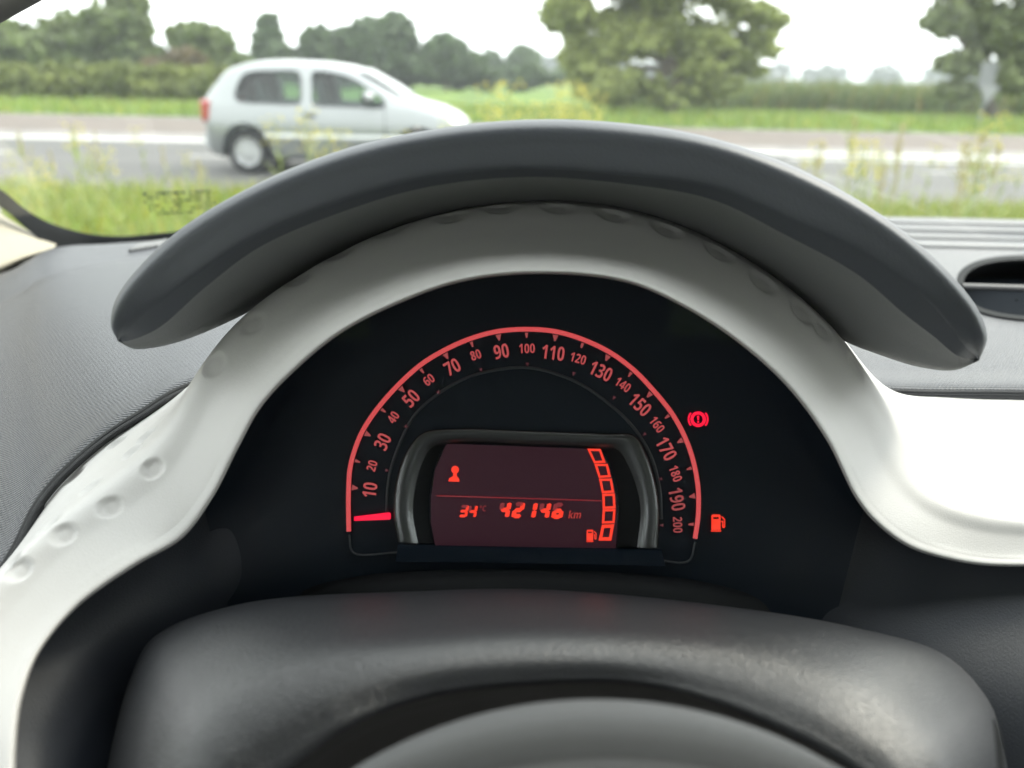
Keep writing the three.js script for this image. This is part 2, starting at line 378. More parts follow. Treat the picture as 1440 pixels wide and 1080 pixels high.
{ // hedge
  const bl = [];
  for (let i = 0; i < 15; i++) bl.push([-60 + i * 27, 122 + rr(-6, 4), 40, 40 + rr(-6, 6)]);
  tree('hedge', 'long bushy green hedge beyond the road at the left', 'hedge', 31, 120, bl, 22000, 0.16, [[0.085, 0.115, 0.022], [0.20, 0.23, 0.045]], null, 0.06);
}
{ // low growth between the trees beyond the meadow
  const bl = [];
  for (let i = 0; i < 24; i++) bl.push([325 + i * 20, 108 + rr(-5, 4), 22, 17 + rr(-5, 7)]);
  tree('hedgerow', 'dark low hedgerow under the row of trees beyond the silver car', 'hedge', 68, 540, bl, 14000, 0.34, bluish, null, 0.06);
}
{ // far belt of woods on the horizon
  const bl = [];
  for (let i = 0; i < 70; i++) { const x = -300 + i * 12; bl.push([x, 3.5, -340 + rr(-15, 15), 9, rr(4, 9)]); }
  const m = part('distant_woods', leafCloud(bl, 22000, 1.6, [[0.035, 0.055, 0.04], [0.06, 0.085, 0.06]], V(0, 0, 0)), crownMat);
  tag(m, 'hazy blue green belt of woods along the horizon', 'woods', null, 'stuff');
}

// ------------------------------------------------------------------ road sign at the right
{
  const foot = AtD(1376, 175, 25); foot.y = 0;
  const sg = thing('road_sign', 'grey backs of two road signs on a post before the loose tree', 'road sign', foot);
  const grey = std({ color: RGB(0.16, 0.17, 0.172), roughness: 0.6, metalness: 0.3 });
  const top = AtD(1384, 84, 25);
  const g1 = new THREE.CylinderGeometry(0.045, 0.045, top.y, 12); g1.translate(foot.x, top.y / 2, foot.z);
  part('post', g1, grey, sg);
  const c1 = AtD(1389, 106, 24.9), c2 = AtD(1389, 134, 24.9);
  const tri = new THREE.Shape([new THREE.Vector2(-0.42, 0.36), new THREE.Vector2(0.42, 0.36), new THREE.Vector2(0, -0.38)]);
  const g2 = new RoundedBoxGeometry(0.5, 0.7, 0.04, 2, 0.02); g2.translate(c1.x, c1.y, c1.z);
  part('sign_plate', g2, grey, sg);
  const g3 = new THREE.ExtrudeGeometry(tri, { depth: 0.03, bevelEnabled: true, bevelSize: 0.02, bevelThickness: 0.005, bevelSegments: 2 }); g3.scale(0.7, 0.7, 1); g3.translate(c2.x, c2.y, c2.z);
  part('give_way_plate', g3, std({ color: RGB(0.22, 0.23, 0.23), roughness: 0.5, metalness: 0.3 }), sg);
}

// ------------------------------------------------------------------ silver hatchback crossing on the road
{
  const rear = AtD(293, 195, 10.75);
  const car = thing('parked_car', 'small silver three door hatchback on the road ahead', 'car', V(rear.x, 0, -11.35));
  car.name = 'silver_hatchback';
  const Z0 = 0.82; // half width
  const silver = std({ color: RGB(0.25, 0.265, 0.27), roughness: 0.32, metalness: 0.5, clearcoat: 0.8, clearcoatRoughness: 0.1 });
  const winMat = std({ color: RGB(0.02, 0.028, 0.03), roughness: 0.06 }), paneMat = new THREE.MeshPhysicalMaterial({ color: RGB(0.60, 0.72, 0.68), roughness: 0.02, transmission: 1, thickness: 0, ior: 1.5 });
  const trim = std({ color: RGB(0.06, 0.065, 0.07), roughness: 0.6 }), tyreM = M.rubber;
  // stations: x, bottom y, belt y, roof y, half width, roof half width
  const ST = [[0.02, 0.42, 0.66, 0.74, 0.56, 0.50], [0.0, 0.34, 0.78, 0.88, 0.66, 0.58], [0.05, 0.26, 0.88, 0.98, 0.74, 0.62], [0.17, 0.22, 0.90, 1.14, 0.79, 0.60], [0.36, 0.2, 0.91, 1.31, 0.815, 0.60], [0.72, 0.19, 0.92, 1.405, 0.82, 0.61], [1.25, 0.19, 0.93, 1.425, 0.82, 0.61], [1.8, 0.19, 0.925, 1.40, 0.82, 0.60], [2.15, 0.19, 0.92, 1.345, 0.82, 0.58], [2.45, 0.19, 0.91, 1.20, 0.82, 0.60], [2.75, 0.19, 0.895, 1.04, 0.815, 0.64], [2.95, 0.19, 0.875, 0.965, 0.81, 0.66], [3.25, 0.2, 0.82, 0.90, 0.79, 0.62], [3.52, 0.22, 0.72, 0.80, 0.74, 0.56], [3.68, 0.26, 0.62, 0.68, 0.64, 0.48], [3.74, 0.34, 0.50, 0.54, 0.54, 0.42]];
  const section = ([x, y0, yb, yr, w, wr]) => {
    const h = [[0, y0], [w * 0.86, y0], [w * 0.95, y0 + 0.06], [w, y0 + (yb - y0) * 0.42], [w * 0.995, y0 + (yb - y0) * 0.68], [w * 0.965, y0 + (yb - y0) * 0.9], [w * 0.93, yb]];
    const e = Math.max(0.012, (yr - yb) * 0.16);
    h.push([wr + (w * 0.93 - wr) * 0.5, yb + (yr - e - yb) * 0.5], [wr, yr - e], [wr * 0.86, yr - e * 0.25], [wr * 0.5, yr], [0, yr + 0.008]);
    const full = h.map(([z, y]) => V(x, y, z));
    for (let i = h.length - 2; i > 0; i--) full.push(V(x, h[i][1], -h[i][0]));
    return full;
  };
  const rings = [];
  { // stations smoothed along the length
    const base = ST.map(section), n = base[0].length, NS = 64;
    for (let s = 0; s < NS; s++) rings.push([]);
    for (let k = 0; k < n; k++) splineSample(base.map((r) => r[k]), NS).forEach((p, s) => rings[s].push(p));
  }
  const pos = [], idx = [], n = rings[0].length;
  for (const r of rings) for (const p of r) pos.push(p.x, p.y, p.z);
  for (let s = 0; s < rings.length - 1; s++) for (let k = 0; k < n; k++) { const a = s * n + k, b = s * n + (k + 1) % n; idx.push(a, b, a + n, b, b + n, a + n); }
  for (const [s, flip] of [[0, 1], [rings.length - 1, 0]]) {
    const c = pos.length / 3, m = rings[s].reduce((q, p) => q.add(p), V(0, 0, 0)).multiplyScalar(1 / n);
    pos.push(m.x, m.y, m.z);
    for (let k = 0; k < n; k++) { const a = s * n + k, b = s * n + (k + 1) % n; flip ? idx.push(c, b, a) : idx.push(c, a, b); }
  }
  let body = new THREE.BufferGeometry();
  body.setAttribute('position', new THREE.Float32BufferAttribute(pos, 3));
  body.setIndex(idx); body.computeVertexNormals();
  body.setAttribute('uv', new THREE.Float32BufferAttribute(new Float32Array(pos.length / 3 * 2), 2));
  const rearWin = [[0.51, 0.95], [0.52, 1.07], [0.62, 1.23], [0.75, 1.27], [1.0, 1.285], [1.32, 1.29], [1.38, 1.27], [1.40, 1.08], [1.39, 0.93], [1.3, 0.905], [0.95, 0.91], [0.60, 0.92]];
  const doorWin = [[1.58, 0.92], [1.57, 1.08], [1.57, 1.27], [1.62, 1.29], [1.85, 1.275], [2.1, 1.22], [2.34, 1.10], [2.57, 0.95], [2.55, 0.90], [2.25, 0.89], [1.85, 0.89], [1.64, 0.895]];
  const wheelsX = [0.60, 3.02], wr = 0.292;
  try {
    const ev = new Evaluator(); ev.attributes = ['position', 'normal', 'uv'];
    let br = new Brush(body); br.updateMatrixWorld();
    for (const wx of wheelsX) for (const s of [1, -1]) {
      const c = new THREE.CylinderGeometry(0.35, 0.35, 0.5, 40); c.rotateX(Math.PI / 2); c.translate(wx, 0.30, s * 0.82);
      const cb = new Brush(c); cb.updateMatrixWorld();
      br = ev.evaluate(br, cb, SUBTRACTION);
    }
    for (const pts of [rearWin, doorWin]) { // window openings right through the cabin
      const sh = new THREE.Shape(splineSample(pts.map(([x, y]) => V(x, y, 0)), 40, true).map((p) => new THREE.Vector2(p.x, p.y)));
      const cg = new THREE.ExtrudeGeometry(sh, { depth: 2.4, bevelEnabled: false }); cg.translate(0, 0, -1.2);
      const cb = new Brush(cg); cb.updateMatrixWorld();
      br = ev.evaluate(br, cb, SUBTRACTION);
    }
    body = br.geometry; body.clearGroups?.();
  } catch (e) { console.log('arch cut failed ' + e); }
  const L = (g) => { g.userData.local = true; return g; };
  part('body', L(body), silver, car);
  const sideZ = (x, y) => { // greenhouse side: straight from belt to roof edge
    const k = (y - 0.935) / (1.36 - 0.935);
    return 0.765 + (0.608 - 0.765) * k;
  };
  const outline = (pts, n = 60) => splineSample(pts.map(([x, y]) => V(x, y, 0)), n, true);
  const flatPane = (pts, s) => { // one sheet of glass just inside the opening
    const g = new THREE.ShapeGeometry(new THREE.Shape(outline(pts).map((p) => new THREE.Vector2(p.x, p.y)))), p = g.attributes.position;
    for (let i = 0; i < p.count; i++) p.setZ(i, s * (sideZ(p.getX(i), p.getY(i)) - 0.012));
    g.computeVertexNormals();
    return L(g);
  };
  const frame = (pts, s) => L(tube(outline(pts, 40).map((p) => V(p.x, p.y, s * (sideZ(p.x, p.y) + 0.010))), 0.012, 90, 6, true));
  { // dark cabin seen through the windows
    part('cabin_floor', L(box(2.05, 0.02, 1.2, 1.56, 0.905, 0)), trim, car);
    for (const [x, z] of [[1.62, 0.34], [1.62, -0.34], [0.75, 0.3], [0.75, -0.3]]) { const sg = new RoundedBoxGeometry(0.14, 0.34, 0.44, 4, 0.06); sg.rotateZ(0.2); sg.translate(x, 1.03, z); part('seat_back', L(sg), trim, car); }
    for (const z of [0.34, -0.34]) { const hr = new RoundedBoxGeometry(0.1, 0.16, 0.26, 4, 0.045); hr.translate(1.55, 1.235, z); part('headrest', L(hr), trim, car); }
  }
  for (const s of [1, -1]) {
    part('window_frame', frame(rearWin, s), trim, car);
    part('rear_side_window', flatPane(rearWin, s), paneMat, car);
    part('window_frame', frame(doorWin, s), trim, car);
    part('door_window', flatPane(doorWin, s), paneMat, car);
    // door seam, handle, rubbing strip, mirror
    const seamPts = [[1.37, 0.95], [1.37, 0.6], [1.40, 0.33], [1.5, 0.26], [2.3, 0.26], [2.52, 0.34], [2.57, 0.6], [2.56, 0.92]].map(([x, y]) => V(x, y, s * (y > 0.9 ? 0.772 : y > 0.5 ? 0.816 : y > 0.3 ? 0.80 : 0.775)));
    part('door_seam', L(tube(seamPts, 0.006, 60, 6)), M.black, car);
    const hd = new RoundedBoxGeometry(0.17, 0.05, 0.03, 3, 0.014); hd.translate(1.52, 0.76, s * 0.822);
    part('door_handle', L(hd), trim, car);
    const st = new RoundedBoxGeometry(1.95, 0.05, 0.03, 3, 0.014); st.translate(1.85, 0.50, s * 0.822);
    part('rubbing_strip', L(st), std({ color: RGB(0.6, 0.62, 0.63), roughness: 0.4 }), car);
    const mi = new THREE.SphereGeometry(0.1, 16, 12); mi.scale(0.9, 0.8, 1.1); mi.translate(2.36, 1.0, s * 0.87);
    const mf = new THREE.SphereGeometry(0.09, 16, 12); mf.scale(0.5, 0.8, 1.0); mf.translate(2.31, 0.995, s * 0.875);
    const mirror = part('mirror', L(mi), silver, car);
    part('mirror_glass', L(mf), M.black, mirror);
    const tl = new RoundedBoxGeometry(0.15, 0.28, 0.16, 4, 0.05); tl.translate(0.055, 0.79, s * 0.685);
    part('tail_light', L(tl), std({ color: RGB(0.30, 0.04, 0.035), roughness: 0.2, clearcoat: 1 }), car);
    const hl = new RoundedBoxGeometry(0.2, 0.16, 0.26, 4, 0.06); hl.translate(3.52, 0.64, s * 0.58);
    part('headlight', L(hl), std({ color: RGB(0.7, 0.72, 0.74), roughness: 0.08, clearcoat: 1 }), car);
  }
  const bump = new RoundedBoxGeometry(0.2, 0.24, 1.44, 4, 0.07); bump.translate(0.07, 0.42, 0);
  part('rear_bumper', L(bump), std({ color: RGB(0.34, 0.36, 0.37), roughness: 0.5 }), car);
  const fb = new RoundedBoxGeometry(0.2, 0.22, 1.3, 4, 0.07); fb.translate(3.66, 0.38, 0);
  part('front_bumper', L(fb), silver, car);
  const rg = new RoundedBoxGeometry(0.03, 0.30, 1.0, 3, 0.012); rg.rotateZ(-0.62); rg.translate(0.225, 1.14, 0);
  part('rear_window', L(rg), winMat, car);
  const wsPts = [[2.78, 1.035], [2.22, 1.325]];
  const ws = net([[V(2.80, 1.035, -0.62), V(2.86, 1.03, 0), V(2.80, 1.035, 0.62)], [V(2.5, 1.20, -0.585), V(2.56, 1.195, 0), V(2.5, 1.20, 0.585)], [V(2.2, 1.345, -0.55), V(2.25, 1.345, 0), V(2.2, 1.345, 0.55)]], 20, 12);
  part('windscreen', L(ws), std({ color: RGB(0.22, 0.24, 0.24), roughness: 0.06 }), car);
  const alloy = std({ color: RGB(0.45, 0.46, 0.47), roughness: 0.35, metalness: 0.6 });
  for (const wx of wheelsX) for (const s of [1, -1]) {
    const wg = new THREE.Group(); wg.name = 'wheel'; wg.position.set(wx, wr, s * 0.70); car.add(wg);
    const ty = new THREE.LatheGeometry([[0.19, -0.085], [0.262, -0.09], [0.286, -0.07], [0.292, -0.04], [0.292, 0.04], [0.286, 0.07], [0.262, 0.09], [0.19, 0.085]].map(([r, y]) => new THREE.Vector2(r, y)), 40);
    ty.rotateX(Math.PI / 2);
    part('tyre', L(ty), tyreM, wg);
    const rim = [];
    const disc = new THREE.LatheGeometry([[0.0, 0.05], [0.05, 0.06], [0.07, 0.03], [0.19, 0.02], [0.2, 0.075], [0.215, 0.08], [0.215, 0.0], [0.0, 0.0]].map(([r, y]) => new THREE.Vector2(r, y)), 40);
    disc.rotateX(Math.PI / 2); rim.push(disc);
    for (let k = 0; k < 9; k++) { const b = new RoundedBoxGeometry(0.16, 0.036, 0.03, 2, 0.012); b.translate(0.115, 0, 0.055); b.rotateZ(k * Math.PI * 2 / 9); rim.push(b); }
    const rgm = merge(rim); if (s < 0) rgm.rotateY(Math.PI);
    part('rim', L(rgm), alloy, wg);
  }
  car.scale.set(0.935, 1.0, 0.97);
  shade(car);
}

// ------------------------------------------------------------------ tall weeds on the near verge
{
  const stemM = leafMat(0.21, 0.26, 0.06), dryM = leafMat(0.36, 0.31, 0.12), flowerM = leafMat(0.52, 0.47, 0.09);
  const kinds = [];
  for (let k = 0; k < 6; k++) {
    const yellow = k % 2 === 0, g = new THREE.Group();
    const h = 1, lean = rr(-0.12, 0.12), pts = [V(0, 0, 0), V(lean * 0.3, 0.35, 0.02), V(lean * 0.7, 0.7, -0.02), V(lean, h, 0)];
    const stem = new THREE.Mesh(tube(pts, 0.0045, 14, 5), yellow ? stemM : dryM); stem.name = 'stem'; g.add(stem);
    const lv = [];
    for (let i = 0; i < 14; i++) {
      const t = rr(0.05, 0.85), b = bladeGeo(0.009, rr(0.14, 0.34), 0.10);
      b.rotateX(rr(0.3, 0.9)); b.rotateY(rr(0, 6.3)); b.translate(lean * t, t, 0); lv.push(b);
    }
    const leaf = new THREE.Mesh(merge(lv), stemM); leaf.name = 'leaves'; leaf.userData.kind = 'stuff'; g.add(leaf);
    const fl = [];
    for (let i = 0; i < (yellow ? 34 : 26); i++) {
      const s = new THREE.OctahedronGeometry(yellow ? rr(0.008, 0.014) : rr(0.005, 0.008)), t = rr(0, 1);
      if (!yellow) s.scale(1, 2.6, 1);
      s.translate(lean + rr(-0.09, 0.09) * (yellow ? 1 : 0.25), h + (yellow ? rr(-0.2, 0.03) : rr(-0.22, 0.03)), rr(-0.09, 0.09) * (yellow ? 1 : 0.25)); fl.push(s);
    }
    const head = new THREE.Mesh(merge(fl), yellow ? flowerM : dryM); head.name = yellow ? 'flower_head' : 'seed_head'; head.userData.kind = 'stuff'; g.add(head);
    kinds.push([g, yellow]);
  }
  const put = (px, topY, dist, k, where) => {
    const [g, yellow] = kinds[k], top = AtD(px, topY, dist), c = g.clone();
    c.name = numbered(yellow ? 'yellow_weed' : 'grass_stalk');
    c.position.set(top.x, 0, top.z);
    const s = Math.max(0.3, top.y); c.scale.set(s, s, s); c.rotation.y = rr(0, 6.3);
    tag(c, (yellow ? 'tall thin weed with yellow flowers ' : 'tall dry grass stalk with a seed head ') + where, yellow ? 'weed' : 'grass stalk', (yellow ? 'yellow weeds ' : 'dry grass stalks ') + where);
    scene.add(shade(c));
  };
  for (let i = 0; i < 12; i++) put(rr(690, 850), rr(116, 155), rr(5.5, 8), [0, 2, 4][i % 3], 'before the foot of the spreading tree');
  for (let i = 0; i < 12; i++) put(rr(390, 640), rr(150, 215), rr(5, 8), [0, 2, 4][i % 3], 'before the door of the silver car');
  for (let i = 0; i < 26; i++) put(rr(1130, 1470), rr(158, 240), rr(4.4, 7.5), i % 6, 'on the verge above the air vent');
  for (let i = 0; i < 24; i++) put(rr(-30, 290), rr(175, 250), rr(5, 8.5), i % 6, 'on the verge behind the silver car');
}

// ------------------------------------------------------------------ the cabin round the camera (closed but for its windows)
{
  const cab = thing('car_cabin', 'grey lined cabin of the car round the dashboard', 'car cabin', V(0, 0.3, 0));
  const xl = -0.86, xr = 1.05, yr = 1.56;
  part('floor', box(xr - xl, 0.05, 3.2, (xl + xr) / 2, 0.33, 0.35), M.cloth, cab);
  part('firewall', box(xr - xl, 0.68, 0.04, (xl + xr) / 2, 0.66, -1.25), M.black, cab);
  part('roof_lining', box(xr - xl, 0.05, 2.11, (xl + xr) / 2, yr + 0.03, 0.805), M.lining, cab);
  for (const x of [xl, xr]) {
    part('door_panel', box(0.06, 0.78, 3.2, x, 0.66, 0.35), M.cloth, cab);
    part('window_pillar', box(0.06, 0.52, 0.12, x, 1.30, 0.42), M.lining, cab);
    part('rear_pillar', box(0.06, 0.52, 0.18, x, 1.30, 1.82), M.lining, cab);
    part('mirror_sail', box(0.06, 0.52, 0.42, x, 1.30, -1.04), M.lining, cab);
    const gp = sheet(-0.82, 0.36, -0.25, 0.25, 0); gp.rotateX(Math.PI / 2); gp.rotateY(Math.PI / 2); gp.translate(x, 1.305, 0.02);
    part('side_window', gp, M.glass, cab);
  }
  part('tailgate', box(xr - xl, 0.7, 0.06, (xl + xr) / 2, 0.65, 1.9), M.cloth, cab);
  const seat = [];
  for (const x of [0.02, 0.72]) { seat.push(new RoundedBoxGeometry(0.5, 0.66, 0.16, 4, 0.06).translate(x, 0.98, 0.62), new RoundedBoxGeometry(0.5, 0.16, 0.5, 4, 0.06).translate(x, 0.6, 0.35), new RoundedBoxGeometry(0.22, 0.14, 0.08, 4, 0.035).translate(x, 1.36, 0.66)); }
  part('front_seats', merge(seat), M.cloth, cab);
}

// ------------------------------------------------------------------ windscreen
{
  const ws = thing('windscreen', 'clear raked windscreen with a black band along its foot', 'windscreen', V(0, 1.1, -1.0));
  const zb = (x) => -1.24 + 0.42 * Math.pow((x - 0.1) / 0.95, 2), rows = [];
  for (let k = 0; k <= 4; k++) { const t = k / 4, row = []; for (let i = 0; i <= 8; i++) { const x = -0.84 + i * 1.87 / 8; row.push(V(x * (1 - 0.08 * t) , 1.06 + 0.50 * t + 0.02 * Math.sin(t * 3.14), zb(x) * (1 - t) + (-0.27 + 0.06 * Math.pow((x - 0.1) / 0.95, 2)) * t)); } rows.push(row); }
  part('pane', net(rows, 40, 20), M.glass, ws);
  // black band and its dots
  const inn = [[-80, 235], [0, 266], [33, 292], [67, 312], [117, 327], [167, 332], [233, 327], [330, 318], [600, 308]], out = [[-80, 262], [0, 291], [40, 324], [80, 352], [130, 352], [180, 348], [240, 338], [330, 332], [600, 322]];
  const dB = [0.86, 0.90, 0.93, 0.96, 0.99, 1.0, 1.01, 1.02, 1.04];
  const a = inn.map(([x, y], i) => P(x, y, dB[i])), b = out.map(([x, y], i) => P(x, y, dB[i] - 0.004));
  const lift = (r, k) => r.map((p) => p.clone().add(V(0, 0, k)));
  part('black_band', net([a, lift(a, 0.006), b, lift(b, -0.004)].map((r, i) => (i === 1 ? lift(a, 0.005) : i === 3 ? lift(b, -0.02) : r)), 60, 16), M.black, ws);
  const txt = [];
  for (let r = 0; r < 6; r++) for (let c = 0; c < 16; c++) {
    if (rnd() < 0.3 + 0.1 * (r === 2 || r === 4)) continue;
    const px = 203 + c * 6 + rr(-1, 1) + (r > 2 ? 8 : 0), py = 273 + r * 5.6 - (c * 0.28), p = P(px, py, 0.99), w = rr(0.002, 0.005);
    const g = new THREE.BoxGeometry(w, r === 0 ? 0.0032 : 0.0020, 0.0004); g.applyQuaternion(camera.quaternion); g.translate(p.x, p.y, p.z); txt.push(g);
  }
  const gm = part('glass_marking', merge(txt), std({ color: RGB(0.012, 0.015, 0.012), roughness: 0.9 }), ws);
  gm.userData.kind = 'stuff';
}

// ------------------------------------------------------------------ cream pillar trim and sun visor at the left
{
  const pil = thing('pillar_trim', 'cream plastic pillar trim at the left end of the windscreen foot', 'pillar trim', P(-60, 350, 0.9));
  const r = (pts) => pts.map(([x, y, d]) => P(x, y, d));
  part('trim_panel', net([
    r([[-330, 60, 0.84], [-200, 170, 0.87], [-60, 255, 0.92], [0, 300, 0.945], [50, 330, 0.955], [80, 344, 0.955]]),
    r([[-335, 75, 0.80], [-205, 185, 0.83], [-60, 268, 0.885], [-2, 306, 0.915], [48, 333, 0.935], [79, 345, 0.945]]),
    r([[-400, 190, 0.72], [-280, 270, 0.75], [-100, 325, 0.82], [-20, 342, 0.86], [42, 346, 0.90], [77, 347, 0.92]]),
    r([[-470, 330, 0.68], [-340, 370, 0.70], [-120, 395, 0.78], [-25, 385, 0.83], [36, 362, 0.88], [75, 349, 0.915]]),
    r([[-480, 350, 0.72], [-345, 385, 0.74], [-120, 408, 0.82], [-25, 394, 0.87], [34, 368, 0.92], [74, 351, 0.94]]),
  ], 60, 40), M.cream, pil);
  const vis = thing('sun_visor', 'dark folded sun visor corner at the top left of the windscreen', 'sun visor', P(-40, -60, 0.5));
  const c = P(-60, -62, 0.46), g = new RoundedBoxGeometry(0.17, 0.09, 0.018, 5, 0.008);
  g.rotateZ(0.5); g.applyQuaternion(camera.quaternion); g.translate(c.x, c.y, c.z);
  part('visor_panel', g, M.cloth, vis);
}

let padMesh, cutVent;
const ray = new THREE.Raycaster();
function onPad(px, py, lift = 0) { // the place on the padded top seen there, lifted along the sight line
  const v = dirOf(px, py), L = v.length();
  ray.set(camera.position, v.clone().normalize());
  const h = ray.intersectObject(padMesh)[0];
  return h ? camera.position.clone().addScaledVector(v.normalize(), h.distance - lift * L) : AtH(px, py, 1.11);
}
// ------------------------------------------------------------------ dashboard: padded top, white trim, seam, vents
const dash = thing('dashboard', 'dark woven dashboard with white trim panels round the instruments', 'dashboard', P(740, 700, 0.5));
const R3 = (pts) => pts.map(([x, y, d]) => P(x, y, d));
{
  // padded top; columns run from the door to the passenger side
  const seamL = [[-420, 1100, 0.30], [-160, 950, 0.34], [0, 803, 0.374], [63, 693, 0.397], [138, 620, 0.417], [198, 580, 0.431], [262, 543, 0.450], [420, 515, 0.495], [750, 510, 0.515], [1100, 535, 0.525], [1243, 548, 0.53], [1440, 551, 0.53], [1800, 560, 0.53], [2500, 580, 0.52]];
  const crease = [[-700, 700], [-420, 560], [0, 432], [67, 394], [133, 374], [213, 363], [300, 357], [420, 352], [750, 345], [1100, 340], [1250, 341], [1440, 343], [1800, 352], [2500, 372]];
  const back = [[-640, 430], [-300, 410], [0, 385], [80, 348], [150, 343], [235, 337], [300, 330], [420, 322], [750, 314], [1100, 308], [1270, 305], [1440, 309], [1800, 319], [2500, 338]];
  const hC = [1.04, 1.06, 1.098, 1.105, 1.108, 1.11, 1.11, 1.112, 1.112, 1.113, 1.113, 1.113, 1.113, 1.113];
  const S = R3(seamL), Cr = crease.map(([x, y], i) => AtH(x, y, hC[i])), Bk = back.map(([x, y], i) => AtH(x, y, hC[i] - 0.008));
  const mixRow = (t, bulge) => S.map((s, i) => s.clone().lerp(Cr[i], t).add(V(0, bulge * 4 * t * (1 - t), 0)));
  const bl = 0.012;
  const crUp = Cr.map((c, i) => c.clone().lerp(Bk[i], 0.16).add(V(0, -0.002, 0)));
  const under = S.map((s) => s.clone().add(V(0, -0.02, 0.004)));
  const pg = net([under, S, mixRow(0.07, bl), mixRow(0.3, bl), mixRow(0.6, bl), mixRow(0.9, bl), Cr, crUp, Bk, Bk.map((b) => b.clone().add(V(0, -0.05, -0.16)))], 420, 180, { uv: 'xz' });
  padMesh = part('dash_pad', pg, M.pad, dash);
  padMesh.material.side = THREE.DoubleSide;
  scene.updateMatrixWorld(true);
  cutVent = () => {
    const id = pg.index.array, p = pg.attributes.position, keep = [], t = V(0, 0, 0), off = dash.position;
    const inside = (i) => { t.fromBufferAttribute(p, i).add(off).applyMatrix4(camera.matrixWorldInverse); const x = 720 + FOCAL * t.x / -t.z - 1482, y = 540 - FOCAL * t.y / -t.z - 406 - 0.03 * x; return Math.pow(Math.abs(x / 132), 2.7) + Math.pow(Math.abs(y / 43.5), 2.7) < 1; };
    for (let i = 0; i < id.length; i += 3) if (!(inside(id[i]) && inside(id[i + 1]) && inside(id[i + 2]))) keep.push(id[i], id[i + 1], id[i + 2]);
    pg.setIndex(keep);
  };
  // stitched seam strips
  const sl = seamL.slice(0, 9), sr = seamL.slice(8);
  const cord = (pts, dx, dy, r, lift) => part('seam_piping', tube(R3(pts.map(([x, y, d]) => [x + dx, y + dy, d - lift])), r, 160, 8), M.seam, dash);
  cord(sl, -1, 1, 0.0019, 0.004); cord(sl, 1, 6, 0.0019, 0.006);
  for (const o of [1, 5, 9]) cord(sr, 0, o, 0.0013, 0.004);
  const ribM = std({ color: RGB(0.16, 0.162, 0.165), roughness: 0.38 });
  for (const [y, w] of [[314, 0.006], [324, 0.007], [335, 0.007], [347, 0.008]]) {
    const pts = [1150, 1250, 1350, 1450, 1600].map((x) => onPad(x, y + (x - 1300) * 0.022, 0.002));
    part('defroster_rib', tube(pts, w * 0.6, 30, 10), ribM, dash);
  }
  // small grille by the left pillar
  const gv = [];
  for (let k = 0; k < 6; k++) gv.push(tube([onPad(184 + k * 7, 354 - k * 1.2, 0.001), onPad(192 + k * 7, 348 - k * 1.2, 0.001), onPad(198 + k * 7, 345 - k * 1.2, 0.001)], 0.003, 8, 6));
  part('speaker_grille', merge(gv), M.hoodPad, dash).userData.kind = 'stuff';
}
// air vent at the right, let into the padded top
{
  const ring = (sx, sy, lift) => {
    const o = [];
    for (let i = 0; i <= 64; i++) { const a = i / 64 * Math.PI * 2, c = Math.cos(a), s = Math.sin(a), e = 2.7, ux = Math.sign(c) * Math.pow(Math.abs(c), 2 / e), uy = Math.sign(s) * Math.pow(Math.abs(s), 2 / e); o.push(onPad(1482 + sx * ux, 406 + sy * uy + 0.03 * sx * ux, lift)); }
    return o;
  };
  const deep = (r, k) => r.map((p) => p.clone().add(V(0, -k * 0.55, -k)));
  const vent = part('air_vent', net([ring(138, 48, -0.004), ring(136, 46, 0.004), ring(131, 43, 0.005), ring(127, 40, 0.002), deep(ring(124, 37.5, 0), 0.012), deep(ring(121, 36, 0), 0.05)], 160, 36), M.black, dash);
  const rg = deep(ring(121, 36, 0), 0.05), mid = rg.reduce((q, p) => q.add(p.clone().multiplyScalar(1 / rg.length)), V(0, 0, 0));
  part('vent_cavity', net([rg, rg.map((p) => p.clone().lerp(mid, 0.98))], 90, 8), std({ color: RGB(0.004, 0.006, 0.009), roughness: 0.9, specularIntensity: 0.1 }), vent);
  const l = onPad(1352, 403, 0.002), r = onPad(1612, 411, 0.002), up = V(0, 1, 0);
  const b = tube([l, l.clone().lerp(r, 0.5), r], 0.0032, 20, 10);
  part('vent_bar', b, std({ color: RGB(0.06, 0.06, 0.065), roughness: 0.45 }), vent);
  cutVent();
}
